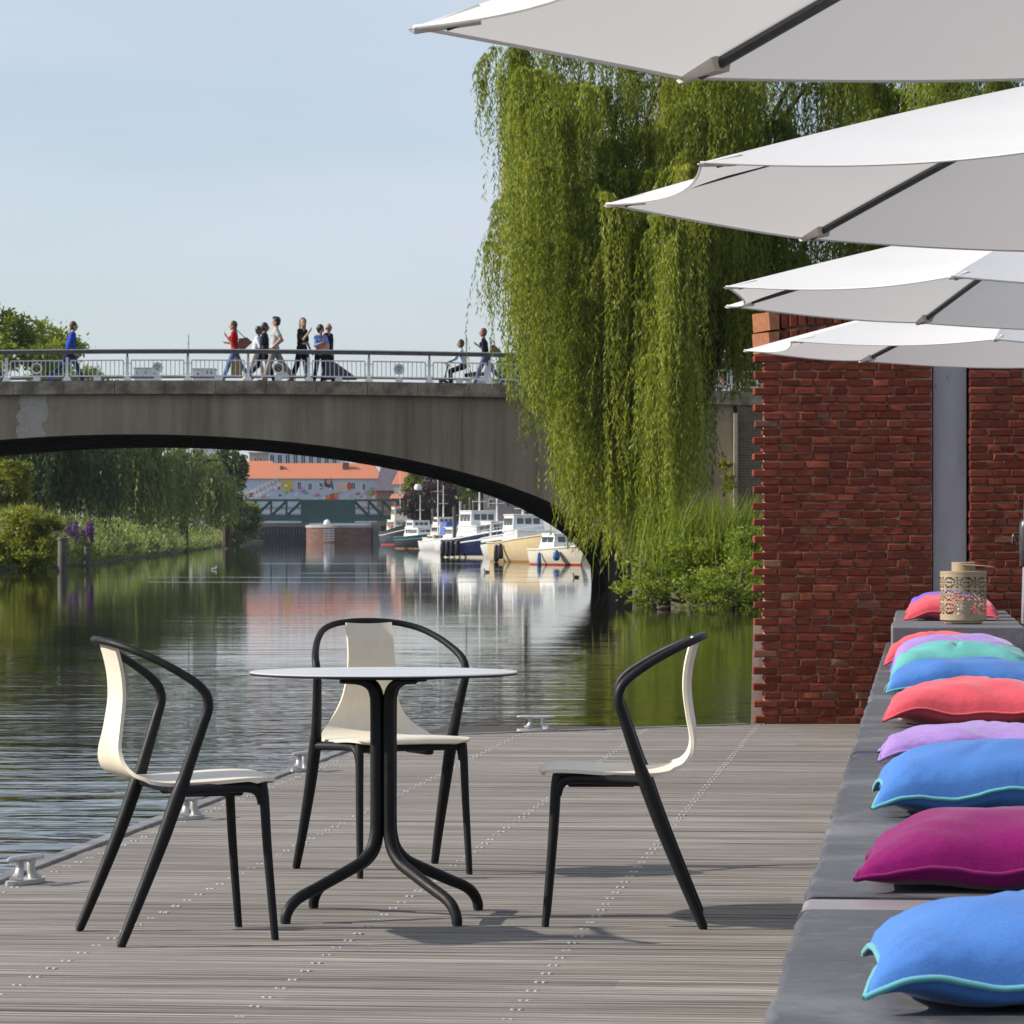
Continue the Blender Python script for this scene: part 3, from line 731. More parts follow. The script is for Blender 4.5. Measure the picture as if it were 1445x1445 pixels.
for k in range(2):
    x = 1.72+k*.5
    while x < 2.5:
        mb.tint=random.gauss(.45,.15); mb.box((x+.08,WY+.055,ZT+CH*(k+.5)),(.152,.11,CH-.009),ch=.006,jit=.002); x += .16
cp = mb.build('coping', m_brick, t, smooth=30, tint=True)
t = thing('brick_wall', 'old red brick wall to the right of the grey upright panel', 'wall', (0,0,0))
mb = MB(); brick_run(mb, 2.762, 6.2, 0, ZT+.2); mb.build('brickwork', m_brick, t, smooth=30, tint=True)
mb = MB(); mb.box((4.48,WY+.115,ZT/2+.08),(3.42,.20,ZT+.22)); mb.build('mortar', m_mort, t, smooth=0)
n = NT('grey zinc panel'); v=n.coords((1,1,1)); a1=n.noise(n.coords((3,3,.6)),1.5,5,.6); a2=n.noise(v,20,4)
c=n.ramp(a1,[(.3,(.36,.34,.355)),(.7,(.50,.475,.49))]); c=n.mix(n.ramp(a2,[(.66,0.0),(.72,.45)]),c,(.09,.09,.10))
n.set(color=c,rough=.6,spec=.4,normal=n.bump(a2,.08,.005)); 
t = thing('panel_post', 'tall smooth grey upright panel set in a slot between the brick walls', 'pillar', (0,0,0))
mb=MB(); mb.box((2.652,WY+.10,1.22),(.205,.06,2.5),ch=.004); mb.build('panel', n.mat, t, smooth=30)
mb=MB(); mb.box((2.648,WY+.245,1.22),(.42,.05,2.46)); mb.box((2.648,WY+.17,1.22),(.219,.07,2.44)); mb.build('light_stop', m_rib, t, smooth=0)  # unseen dark sheet added to stop light leaking through the slot
mb=MB(); vs=[(1.445,24.66,-.2),(1.53,24.64,-.2),(1.60,25.1,-.2),(1.53,25.1,-.2),(1.478,24.66,.60),(1.53,24.64,.64),(1.60,25.1,.66),(1.54,25.1,.62)]
mb=MB(); mb.prism([(1.449,24.64),(1.62,24.64),(1.75,25.3),(1.50,25.3)],Matrix.Translation((0,0,-.3)),.9)
for i,(x,y,z) in enumerate(mb.v):
    if z>.3: mb.v[i]=(x+(.022 if x<1.53 else 0),y,z+(0 if x<1.53 else .05))
tag(mb.build('concrete_stub', mk('pale rendered concrete',(.60,.53,.47),(.50,.43,.38),scale=8,rough=.9,bump=.4), smooth=0),'pale concrete stub wall at the foot of the toothed brick wall end','wall')
# ------------------------------------------------------------------ road bridge
BD = 112.0; K = BD/F
def ztop(x):
    px = x/K+722.5; return EYE+(HOR-(537+((px-250)/750)**2*14))*K
AX0 = GX(190,BD); AA = 715*K; AB = (836-613)*K; AZ = WATER
def zarch(x):
    t = (x-AX0)/AA
    return AZ+AB*math.sqrt(max(0,1-t*t)) if abs(t) < 1 else WATER-2
n = NT('weathered bridge concrete'); v = n.coords((1,1,1)); 
st = n.noise(n.coords((1.6,1,.10)),1.0,6,.65,.3); bl = n.noise(v,.5,5,.6); fn = n.noise(v,9,5,.65)
c = n.ramp(st,[(.30,(.20,.155,.105)),(.5,(.34,.275,.195)),(.72,(.45,.375,.28))])
c = n.mix(n.ramp(n.noise(n.coords((2.6,1,.05),loc=(4,0,2)),1.0,5,.7),[(.54,0.0),(.70,.6)]),c,(.13,.105,.078)); c = n.mix(n.ramp(bl,[(.42,0.0),(.7,.5)]),c,(.21,.17,.12)); c = n.mix(n.ramp(fn,[(.58,0.0),(.75,.4)]),c,(.46,.39,.30))
sp = n.node('ShaderNodeSeparateXYZ'); wob = n.noise(v,1.6,4,.6)
n.link(v,sp.inputs[0])
xx = n.math('ADD',sp.outputs[0],n.math('MULTIPLY',n.math('SUBTRACT',wob,.5),1.1)); zz = n.math('SUBTRACT',sp.outputs[2],n.math('MULTIPLY',n.math('SUBTRACT',xx,-13.3),1.3))
patch = n.math('MULTIPLY',n.math('LESS_THAN',n.math('ABSOLUTE',n.math('SUBTRACT',xx,-13.25)),.40),n.math('GREATER_THAN',sp.outputs[2],1.0))
patch = n.math('MULTIPLY',patch,n.math('LESS_THAN',sp.outputs[1],BD+.4))
c = n.mix(n.math('MULTIPLY',patch,n.ramp(fn,[(.3,.35),(.6,.8)])),c,(.54,.50,.46))
n.set(color=c,rough=.9,spec=.25,normal=n.bump(fn,.5,.03)); m_conc = n.mat
m_beam = mk('dark lichen edge beam',(.30,.26,.20),(.13,.115,.09),scale=2.2,rough=.9,bump=.4,bscale=14,bdist=.03,stretch=(1,1,1),lo=.38,hi=.62)
m_soff = mk('soffit concrete in painted shade',(.055,.05,.045),(.035,.032,.03),scale=.8,rough=.9)  # shade under the arch put into a dark base colour
m_asph = mk('asphalt',(.05,.05,.052),rough=.9)
br = thing('road_bridge','wide concrete arch bridge spanning the river with a dark soffit','bridge')
XL,XR = -46.0, GX(1035,BD)
xs = sorted(set([XL+(XR-XL)*i/60 for i in range(61)]+[AX0+AA*math.sin(PI/2*k/40) for k in range(-40,41)]))
xs = [x for x in xs if XL<=x<=XR-1e-4]+[XR]
def bottom(x): return zarch(x) if abs((x-AX0)/AA)<.9999 else -2.6
mb = MB()
def ribpart(y0,y1,topf,botf_):
    botf=lambda x: botf_(x+.055*((y0+y1)/2-BD))
    for i in range(len(xs)-1):
        a,b = xs[i],xs[i+1]
        za,zb = botf(a),botf(b)
        if abs((a-AX0)/AA)>=.9999 and abs((b-AX0)/AA)<.9999: za=botf(a)
        ta,tb = topf(a),topf(b)
        mb.add([(a,y0,za),(b,y0,zb),(b,y0,tb),(a,y0,ta),(a,y1,za),(b,y1,zb),(b,y1,tb),(a,y1,ta)],[(0,1,2,3),(5,4,7,6),(0,4,5,1)])
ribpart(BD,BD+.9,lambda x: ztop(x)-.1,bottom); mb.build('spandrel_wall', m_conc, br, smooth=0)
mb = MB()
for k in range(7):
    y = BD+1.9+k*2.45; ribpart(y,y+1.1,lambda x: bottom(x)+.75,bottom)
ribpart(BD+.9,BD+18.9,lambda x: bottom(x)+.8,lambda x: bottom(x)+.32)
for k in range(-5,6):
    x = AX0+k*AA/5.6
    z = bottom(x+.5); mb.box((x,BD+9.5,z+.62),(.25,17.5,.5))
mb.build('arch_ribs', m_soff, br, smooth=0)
mb = MB(); 
for (y0,y1,h0,h1) in ((BD-.16,BD+1.0,-.37,0.0),(BD+18,BD+19,-.4,0)):
    mb = MB()
    for i in range(40):
        a = -46+(56.0)*i/40; b = -46+56.0*(i+1)/40
        mb.add([(a,y0,ztop(a)+h0),(b-.015,y0,ztop(b)+h0),(b-.015,y0,ztop(b)+h1),(a,y0,ztop(a)+h1),(a,y1,ztop(a)+h0),(b-.015,y1,ztop(b)+h0),(b-.015,y1,ztop(b)+h1),(a,y1,ztop(a)+h1)],[(0,1,2,3),(5,4,7,6),(3,2,6,7),(0,4,5,1),(0,3,7,4),(1,5,6,2)])
    mb.build('edge_beam', m_beam, br, smooth=0)
def deckstrip(name,y0,y1,dz,m):
    mb = MB(); rows=[]
    for i in range(41):
        x = -46+56*i/40; rows.append([(x,y0,ztop(x)+dz),(x,y1,ztop(x)+dz),(x,y1,ztop(x)+dz-.3),(x,y0,ztop(x)+dz-.3)])
    mb.grid([r+[r[0]] for r in rows]); return mb.build(name,m,br,smooth=0)
deckstrip('footway',BD+1.0,BD+4.2,-.006,mk('paving slabs',(.27,.26,.25),(.21,.2,.19),scale=4,rough=.9)); deckstrip('roadway',BD+4.203,BD+15,-.13,m_asph); deckstrip('footway',BD+15.003,BD+18,-.006,MATS['paving slabs'])
# abutment right of the arch with a brick pier and a return coloured as if sunlit
m_fbrick = None
n = NT('far dark brick'); bt = n.node('ShaderNodeTexBrick'); n.link(n.coords((1,1,1),kind='Object'),bt.inputs[0])
mpv = n.node('ShaderNodeMapping'); mpv.inputs['Rotation'].default_value=(R(90),0,0); tcn=n.node('ShaderNodeTexCoord'); n.link(tcn.outputs['Object'],mpv.inputs[0]); n.link(mpv.outputs[0],bt.inputs[0])
bt.inputs['Color1'].default_value=(.13,.085,.06,1); bt.inputs['Color2'].default_value=(.19,.13,.09,1); bt.inputs['Mortar'].default_value=(.22,.19,.15,1); bt.inputs['Scale'].default_value=1; bt.inputs['Brick Width'].default_value=.24; bt.inputs['Row Height'].default_value=.075; bt.inputs['Mortar Size'].default_value=.011
n.set(color=bt.outputs[0],rough=.9); m_fbrick=n.mat
mb=MB(); mb.box((XR+2.6,BD+4.5,1.3),(5.0,9.2,7.3)); mb.build('abutment_pier', m_fbrick, br, smooth=0)
mb=MB(); mb.box((XR+.05,BD-.12,1.2),(.10,.40,6.6)); mb.build('lit_pier_end', mk('pier end coloured sunlit',(.50,.44,.34),(.40,.35,.27),scale=6,rough=.9), br, smooth=0)  # sunlit end of the brick pier, its light put into a pale colour
# ------------------------------------------------------------------ railing
m_white = mk('white painted steel',(.74,.77,.80),(.66,.69,.72),scale=8,rough=.45)
m_hand = mk('weathered grey handrail',(.16,.15,.145),(.07,.066,.064),scale=9,rough=.7,stretch=(4,1,1))
m_gold = mk('tarnished gold',(.42,.30,.06),(.30,.20,.04),scale=30,rough=.5); m_blackp = mk('black enamel',(.02,.02,.02),rough=.4)
rl = thing('bridge_railing','white barred railing with round emblems along the near edge of the bridge','railing')
RY = BD+.35
def strip(mb,x0,x1,y,zo,h,w,nseg=1):
    for i in range(nseg):
        a=x0+(x1-x0)*i/nseg; b=x0+(x1-x0)*(i+1)/nseg
        mb.add([(xx,yy,ztop(xx)+zo+hh) for xx in (a,b) for yy in (y-w/2,y+w/2) for hh in (0,h)],[(0,1,3,2),(4,6,7,5),(0,4,5,1),(2,3,7,6),(0,2,6,4),(1,5,7,3)])
mb=MB(); strip(mb,-24,9.5,RY,.765,.10,.10,40); mb.build('handrail',m_hand,rl,smooth=0)
mb=MB(); strip(mb,-24,9.5,RY,.868,.024,.13,40); mb.build('handrail_highlight',m_white,rl,smooth=0)  # white strip standing for the sunlit highlight along the handrail top
xp = GX(7,BD); step = 85.5*K; posts=[xp+step*i for i in range(-5,14)]
for x in posts:
    z=ztop(x); mb=MB(); mb.box((x,RY,z+.36),(.075,.07,.62)); mb.prism([(-.13,0),(.13,0),(.07,.13),(-.07,.13)],Matrix.Translation((x,RY+.06,z))@Matrix.Rotation(PI/2,4,'X'),.12); mb.build('post',m_white,rl,smooth=0)
    mb=MB(); mb.box((x,RY,z+.72),(.05,.05,.10)); mb.build('handrail_bracket',m_hand,rl,smooth=0)
for i in range(len(posts)-1):
    x0,x1=posts[i]+.11,posts[i+1]-.11; xm=(x0+x1)/2; mb=MB()
    strip(mb,x0,x1,RY,.565,.035,.04); strip(mb,x0,x1,RY,.13,.035,.04)
    for k in range(13):
        x=x0+(x1-x0)*k/12; mb.box((x,RY,ztop(x)+.365),(.035 if k in (0,12) else .021,.025,.42))
    for xx in (x0-.04,x1+.04): mb.box((xx,RY,ztop(xx)+.50),(.09,.03,.022)); mb.box((xx,RY,ztop(xx)+.20),(.09,.03,.022))
    mb.box((xm,RY+.02,ztop(xm)+.06),(.20,.06,.13))
    pn=mb.build('panel',m_white,rl,smooth=0)
    if (i-5)%2==0:
        zc=ztop(xm)+.37; MM=Matrix.Rotation(PI/2,3,'X')
        mb=MB(); mb.lathe([(.155,-.02),(.155,.02),(.112,.02),(.112,-.02),(.155,-.02)],(xm,RY-.02,zc),24,cap=False,M=MM); mb.build('emblem_ring',m_white,pn,smooth=30)
        mb=MB(); mb.mi=0; mb.lathe([(.0001,0),(.11,0),(.11,.02),(.0001,.02)],(xm,RY-.0,zc),24,cap=False,M=MM)
        mb.mi=1
        Mx=Matrix.Translation((xm,RY-.02,zc))@Matrix.Rotation(PI/2,4,'X')
        mb.prism([(-.085,-.02),(-.07,.05),(0,.092),(.07,.05),(.085,-.02),(.05,.02),(0,.055),(-.05,.02)],Mx,.012)
        mb.prism([(-.05,-.08),(-.012,.01),(.012,.01),(.05,-.08),(.02,-.075),(0,-.03),(-.02,-.075)],Mx,.012)
        gold=(i%4==1)
        mb.build('emblem',[m_blackp,m_gold] if gold else [m_white,mk('grey enamel',(.35,.36,.38),rough=.5)],pn,smooth=30)
rl2=thing('bridge_railing','plain far side railing of the bridge glimpsed low behind the near bars','railing')
mb=MB(); strip(mb,-24,9.5,BD+18.5,.78,.08,.08,40); mb.build('handrail',m_hand,rl2,smooth=0)
mb=MB(); strip(mb,-24,9.5,BD+18.5,.05,.10,.3,40); mb.build('kerb',m_beam,rl2,smooth=0)
for i in range(20): 
    x=-24+i*1.7; mb=MB(); mb.box((x,BD+18.5,ztop(x)+.46),(.04,.04,.65)); mb.build('post',m_white,rl2,smooth=0)
# ------------------------------------------------------------------ people
SKIN=[mk('light skin',(.50,.29,.20),(.44,.24,.16),scale=12,rough=.55),mk('tanned skin',(.36,.19,.12),(.30,.15,.09),scale=12,rough=.55),mk('brown skin',(.20,.10,.06),(.16,.08,.05),scale=12,rough=.55)]
def cloth(name,c): return mk('cloth '+name,c,tuple(x*.78 for x in c),scale=7,rough=.9,spec=.15,bump=.35,bscale=14,bdist=.02)
def rotY(v,a): # rotate in x-z plane: positive swings a downward limb forward
    c,s=math.cos(a),math.sin(a); return Vector((v.x*c-v.z*s, v.y, v.x*s+v.z*c))
def person(label,px,d,yaw,H,sp):
    s=H/1.75; x=GX(px,d); t=thing('person',label,'person',(x,d,ztop(x)+sp.get('dz',0)),R(yaw),sp.get('group','people crossing the bridge'))
    fem=sp.get('fem',False); sk_=SKIN[sp.get('skin',0)]
    lean=R(sp.get('lean',4)); shw=(.165 if fem else .19)*s; hipw=.085*s
    legs=sp.get('legs',((24,6),(-22,22)))       # (thigh forward deg, knee flex deg) left,right
    th,sh=.43*s,.43*s; dn=Vector((0,0,-1))
    ends=[]
    for (a,k) in legs:
        kd=rotY(dn,R(a)); sd2=rotY(dn,R(a-k)); ends.append((kd,sd2,(kd*th+sd2*sh).z))
    hz=-min(e[2] for e in ends)+.075*s
    hip=Vector((0,0,hz)); upv=rotY(Vector((0,0,1)),-lean)*1.0; upv=Vector((math.sin(lean),0,math.cos(lean)))
    chest=hip+upv*.36*s; neck=hip+upv*.52*s; hd=neck+upv*.07*s+Vector((.015*s,0,.11*s)); hyaw=R(sp.get('head',0)); HM=Matrix.Rotation(hyaw,3,'Z')
    body=MB(); shirt=MB(); pants=MB()
    def torso(m,g):
        for q in (-1,1):
            m.caps(hip+Vector((0,q*.055*s,.02*s)),hip+Vector((0,q*.055*s,.0)),(.105 if fem else .10)*s+g,seg=12)
            m.caps(hip+Vector((0,q*.045*s,.10*s)),chest+Vector((0,q*.065*s,0)),(.085 if fem else .095)*s+g,(.098 if fem else .108)*s+g,seg=12)
            m.caps(chest+Vector((0,q*.07*s,.02*s)),neck+Vector((0,q*(shw-.05*s),-.045*s)),.10*s+g,.058*s+g,seg=12)
        if fem:
            for q in (-1,1): m.ball(chest+Vector((.085*s,q*.06*s,-.0)),.06*s+g*.5,8,6)
    torso(body,0); body.caps(neck-upv*.06*s,hd-Vector((.01*s,0,.05*s)),.056*s,.052*s)
    body.ball(hd,(.094*s,.074*s,.118*s),14,10,HM); body.ball(hd+HM@Vector((.025*s,0,-.065*s)),(.062*s,.055*s,.058*s),10,8)
    body.caps(hd+HM@Vector((.088*s,0,.005*s)),hd+HM@Vector((.108*s,0,-.03*s)),.011*s,.016*s,8)
    body.ball(hd+HM@Vector((.082*s,0,-.068*s)),(.016*s,.028*s,.012*s),8,6)
    for q in (-1,1): body.ball(hd+HM@Vector((-.005*s,q*.078*s,-.01*s)),(.02*s,.012*s,.032*s),8,6)
    torso(shirt,.014*s)
    sleeve=sp.get('sleeve',.5)
    for i,q in enumerate((1,-1)):
        pitch,abd,flex=sp.get('arms',((-18,6,20),(20,6,25)))[i]; inw=sp.get('inw',(0,0))[i]
        shd=neck+Vector((0,q*shw,-.05*s)); ua=rotY(dn,R(pitch)); ua=Matrix.Rotation(R(q*abd),3,'X')@ua
        el=shd+ua*.29*s; fa=rotY(dn,R(pitch+flex)); fa=Matrix.Rotation(R(q*abd*.6),3,'X')@fa
        if inw: fa=(Matrix.Rotation(R(-q*inw),3,'Z')@fa)
        wr=el+fa*.25*s
        body.caps(shd,el,.046*s,.038*s); body.caps(el,wr,.038*s,.026*s)
        fd,fa_,fb_=frame(el,wr)
        body.caps(wr,wr+fd*.07*s,.026*s,.03*s,8)
        for k in range(4):
            o=fa_*((k-1.5)*.017*s); L=(.062,.072,.068,.054)[k]*s; k0=wr+fd*.075*s+o; k1=k0+fd*L*.5+fb_*.004*s; body.caps(k0,k1,.0105*s,.0098*s,6); body.caps(k1,k1+(fd*.8+fb_*.5).normalized()*L*.5,.0098*s,.0085*s,6)
        tb=wr+fd*.03*s+fa_*.026*s; body.caps(tb,tb+(fd*.7+fa_*.8).normalized()*.05*s,.012*s,.0095*s,6)
        if sleeve>0:
            shirt.caps(shd+Vector((0,-q*.02*s,0)),shd+ua*.29*s*min(1,sleeve*2),.068*s,.058*s)
            if sleeve>.5: shirt.caps(el,el+fa*.25*s*(sleeve-.5)*2*.92,.052*s,.038*s)
    plen=sp.get('plen',1.0); fl=sp.get('flare',1.0)
    for q in (-1,1):
        pants.caps(hip+Vector((0,q*.055*s,.03*s)),hip+Vector((0,q*.055*s,-.0)),.114*s,seg=12)
    for i,q in enumerate((1,-1)):
        kd,sd2,_=ends[i]; hj=hip+Vector((0,q*hipw,-.02*s)); kn=hj+kd*th; an=kn+sd2*sh
        body.caps(hj,kn,.082*s,.055*s); body.caps(kn,kn+sd2*sh*.45,.055*s,.052*s); body.caps(kn+sd2*sh*.4,an,.053*s,.036*s)
        fdn=rotY(Vector((1,0,0)),R((legs[i][0]-legs[i][1])*.75)); body.caps(an,an+fdn*.10*s-Vector((0,0,.03*s)),.036*s,.03*s)
        if plen>=.5:
            f2=(plen-.5)*2; pants.caps(hj,kn,.098*s,.070*s*fl); pants.caps(kn,kn+sd2*sh*f2*.97,.070*s*fl,.058*s*fl)
        else: pants.caps(hj,hj+kd*th*plen*2,.10*s,.085*s*fl)
        sh_=MB(); toe=an+fdn*.17*s-Vector((0,0,.045*s)); heel=an-fdn*.05*s-Vector((0,0,.045*s))
        sh_.caps(heel,an+fdn*.05*s-Vector((0,0,.03*s)),.034*s,.042*s); sh_.caps(an+fdn*.05*s-Vector((0,0,.035*s)),toe,.040*s,.030*s)
        remesh(sh_,'shoe',sp['shoe'],t,.010,2)
    if sp.get('skirt'):
        pants.lathe([(.11*s,0),(.14*s,-.16*s),(.19*s*fl,-.42*s)],hip+Vector((0,0,.06*s)),18)
    remesh(body,'body',sk_,t,.0085,1)
    remesh(shirt,'shirt',sp['shirt'],t,.012,3); remesh(pants,'shorts' if plen<.6 else 'trousers',sp['pants'],t,.012,3)
    hm=MB(); hs=sp.get('hair','short')
    if hs!='bald':
        g=1.10 if hs!='curly' else 1.30
        hm.ball(hd+HM@Vector((-.026*s,0,.034*s)),(.096*s*g,.084*s*g,.102*s*g),14,10)
        hm.ball(hd+HM@Vector((-.040*s,0,-.020*s)),(.072*s*g,.078*s*g,.085*s*g),14,10)
        if hs=='quiff': hm.ball(hd+HM@Vector((.03*s,0,.105*s)),(.07*s,.06*s,.045*s),10,8)
        if hs=='long':
            for q in (-1,0,1): hm.caps(hd+HM@Vector((-.05*s,q*.05*s,0)),hd+HM@Vector((-.085*s,q*.055*s,-.32*s)),.05*s,.03*s)
        if hs=='curly':
            for k in range(26):
                dd=unit_random(1)[0]; dd=Vector((dd[0]*.7-.3,dd[1],dd[2]*.9+.15)); hm.ball(hd+HM@(dd*.108*s),.035*s,7,5)
    else: 
        hm.ball(hd+HM@Vector((-.05*s,0,-.03*s)),(.05*s,.077*s,.045*s),10,8)
    remesh(hm,'hair',sp['hcol'],t,.010,1)
    for q in (-1,1):
        em=MB(); em.ball(hd+HM@Vector((.083*s,q*.032*s,.012*s)),.011*s,8,6); em.build('eye',m_blackp,t)
    if sp.get('belt'):
        mb=MB(); mb.lathe([(.135*s,-.03),(.137*s,.03)],hip+Vector((0,0,.14*s)),20); mb.build('belt',sp['belt'],t)
    t['hipz']=hz; del t['hipz']
    return t,x,ztop(x),s
C=cloth
HB=mk('brown hair',(.07,.035,.018),(.045,.022,.012),scale=40,rough=.5,stretch=(1,1,.15)); HK=mk('black hair',(.014,.011,.010),rough=.45); HY=mk('blonde hair',(.15,.085,.032),(.10,.055,.02),scale=40,rough=.5,stretch=(1,1,.15)); HR=mk('auburn hair',(.07,.026,.013),(.05,.018,.009),scale=40,rough=.5)
navy=C('navy',(.012,.016,.035)); jean=C('blue denim',(.14,.22,.40)); djean=C('dark denim',(.018,.035,.10)); black=C('black',(.012,.012,.015)); white=C('white',(.72,.74,.80)); beige=C('beige',(.52,.44,.33)); grey=C('light grey',(.52,.49,.48)); red=C('red',(.52,.015,.02)); lblue=C('light blue',(.20,.32,.62)); jblue=C('royal blue',(.025,.075,.42)); pale=C('pale blue',(.55,.68,.78)); brown=C('brown',(.10,.06,.045)); mid=C('mid grey',(.20,.20,.22)); tee=C('patterned',(.10,.15,.30))
w_sh=C('white shoe',(.70,.68,.66)); b_sh=C('dark shoe',(.025,.025,.03)); r_sh=C('red shoe',(.50,.06,.09)); t_sh=C('tan shoe',(.40,.26,.16)); bl_sh=C('blue shoe',(.05,.12,.40))
m_bag=mk('brown leather',(.20,.055,.03),(.13,.035,.02),scale=14,rough=.5)
LONG=1.0
person('person in a royal blue jacket and dark jeans striding right alone at the left end',98,113.4,0,1.80,dict(lean=11,shirt=jblue,pants=djean,shoe=bl_sh,hair='short',hcol=HB,sleeve=LONG,arms=((-10,12,42),(-14,12,46)),inw=(30,30),legs=((27,5),(-30,18))))
person('person in a red tee and light jeans walking left with a brown shoulder bag',331,113.3,180,1.77,dict(fem=True,lean=3,shirt=red,pants=jean,shoe=r_sh,hair='long',hcol=HB,sleeve=.35,arms=((8,6,138),(-12,8,112)),legs=((24,4),(-24,16))))
person('person in a white long sleeved shirt and cream trousers beside two others',361,114.6,-8,1.68,dict(skin=2,lean=9,shirt=white,pants=C('cream',(.62,.57,.48)),shoe=w_sh,hair='short',hcol=HK,sleeve=LONG,arms=((5,8,60),(20,8,60)),legs=((22,8),(-20,10))))
person('person in a dark navy tee and dark trousers between the white and the grey shirt',372,113.7,-5,1.74,dict(skin=2,lean=4,shirt=navy,pants=navy,shoe=w_sh,hair='short',hcol=HK,sleeve=.45,arms=((8,5,6),(-6,5,10)),legs=((22,4),(-24,20))))
person('person in a pale grey top with short dark hair and one hand on the hip',388,113.2,180,1.87,dict(fem=True,lean=-4,shirt=grey,pants=C('taupe',(.33,.28,.25)),shoe=t_sh,hair='quiff',hcol=HK,sleeve=.3,arms=((-25,22,70),(-30,15,80)),inw=(25,0),legs=((20,4),(-26,14)),flare=1.25))
person('person with long blonde hair in a black tee raising one hand to the chin',426,113.4,-30,1.82,dict(fem=True,lean=2,shirt=black,pants=black,shoe=b_sh,hair='long',hcol=HY,head=-45,sleeve=.4,arms=((5,6,20),(35,10,105)),legs=((10,4),(-14,10)),belt=beige,flare=1.15))
person('person with dark curly hair in a light blue shirt hugging a small red box',452,113.2,-70,1.62,dict(skin=1,fem=True,lean=3,shirt=lblue,pants=navy,shoe=b_sh,hair='curly',hcol=HK,head=10,sleeve=.85,arms=((20,8,80),(22,8,85)),inw=(30,30),legs=((14,5),(-16,14))))
person('bald person in a navy shirt and dark trousers next to the curly haired person',464,113.9,-25,1.71,dict(skin=1,lean=-2,shirt=navy,pants=black,shoe=b_sh,hair='bald',hcol=HK,sleeve=.9,arms=((-5,5,15),(5,6,30)),legs=((8,3),(-8,8))))
person('person with short blonde hair in a navy top and jeans walking left near the willow',685,113.3,180,1.66,dict(fem=True,skin=1,lean=6,shirt=navy,pants=C('grey denim',(.10,.13,.20)),shoe=bl_sh,hair='short',hcol=HY,sleeve=.6,arms=((-2,8,128),(-10,10,70)),legs=((25,5),(-28,16))))
person('person in shorts and a patterned top seen through the gap in the willow',1007,113.3,182,1.72,dict(lean=6,skin=0,shirt=tee,pants=black,shoe=w_sh,hair='short',hcol=HB,sleeve=.4,plen=.45,arms=((-20,6,15),(24,6,20)),legs=((22,4),(-20,14))))
def bagobj(name,label,cat,px,d,z,poly,w,m,strap=None):
    x=GX(px,d); t=thing(name,label,cat,(x,d,ztop(x)+z)); mb=MB(); mb.prism(poly,Matrix.Translation((0,w/2,0))@Matrix.Rotation(PI/2,4,'X'),w)
    mb.build('bag_body',m,t,smooth=0)
    if strap: mb=MB(); mb.tube(smooth_path(strap,4),.012,6); mb.build('strap',m_bag,t)
    return t
bagobj('shoulder_bag','brown leather shoulder bag on the back of the person in red','bag',344,113.1,.95,[(-.17,.0),(.0,-.05),(.24,.17),(.10,.30),(-.14,.27)],.12,m_bag,[(-.16,0,.25),(-.18,0,.40),(-.20,0,.52),(-.02,0,.34),(.08,0,.28)])
bagobj('paper_bag','brown paper carrier bag held low by the person in red','bag',334,113.0,.18,[(-.15,0),(.15,0),(.13,.40),(-.13,.40)],.14,C('kraft paper',(.34,.21,.11)),[(-.08,0,.40),(0,0,.52),(.08,0,.40)])
bagobj('carrier_bag','white carrier bag hanging low beside the person in the grey top','bag',398,113.0,.10,[(-.17,0),(.17,0),(.19,.12),(.05,.22),(-.16,.14)],.16,white,[(.0,0,.2),(.02,0,.42),(.06,0,.18)])
bagobj('shoulder_bag','tan shoulder bag behind the navy top near the willow','bag',699,113.2,.86,[(-.15,.0),(.16,.04),(.16,.12),(-.05,.30),(-.14,.25)],.1,C('tan leather',(.26,.17,.10)),[(-.12,0,.25),(-.16,0,.5),(.0,0,.28)])
bagobj('carrier_bag','white carrier bag hanging beside the jeans near the willow','bag',687,113.0,.06,[(-.12,0),(.14,0),(.10,.40),(0,.46),(-.07,.38)],.14,white,[(-.02,0,.44),(0,0,.60),(.04,0,.42)])
bagobj('gift_box','small red and beige box carried in front of the light blue shirt','box',456,112.8,.86,[(-.20,.0),(.17,0),(.17,.20),(-.20,.16)],.16,mk('red card',(.42,.07,.04),(.50,.30,.20),scale=3,rough=.7,lo=.45,hi=.55))
bagobj('fabric_cover','dark grey triangular fabric cover standing beside the bald person','cover',480,113.9,.12,[(-.42,0),(.46,0),(.46,.06),(-.06,.44),(-.42,.62)],.5,C('charcoal canvas',(.12,.115,.15)))
# scooter with rider on the far lane
x=GX(650,121.0); zr=ztop(x)-.13
sc=thing('motor_scooter','white and navy striped motor scooter ridden left across the bridge','scooter',(x,121.0,zr),PI)
m_rub=mk('tyre rubber',(.015,.015,.015),rough=.8)
for xx in (.62,-.62):
    mb=MB(); mb.lathe([(.14,-.05),(.22,-.055),(.245,0),(.22,.055),(.14,.05),(.14,-.05)],(xx,0,.245),24,cap=False,M=Matrix.Rotation(PI/2,3,'X')); w_=mb.build('wheel',m_rub,sc); mb=MB(); mb.lathe([(.14,-.03),(.14,.03)],(xx,0,.245),20,M=Matrix.Rotation(PI/2,3,'X')); mb.build('rim',m_white,w_)
mb=MB(); mb.grid([smooth_path([(.52+.03*k*k,yy,.32),(.50,yy*1.3,.55),(.42,yy*1.25,.80),(.34,yy*.9,.98)],4) for k,yy in ((1,-.17),(0,-.08),(0,.08),(1,.17))]); mb.build('leg_shield',m_white,sc)
mb=MB(); mb.tube([(.62,0,.30),(.52,0,.48)],[.10,.14],10); mb.tube([(.515,0,.50),(.50,0,.56)],.155,10); mb.build('front_fairing',navy,sc)
mb=MB(); mb.box((.10,0,.26),(.80,.28,.06),ch=.02); mb.tube(smooth_path([(-.2,0,.35),(-.45,0,.50),(-.80,0,.56)],4),lerp_list([.16,.17,.08],4),10); mb.build('body_shell',m_white,sc)
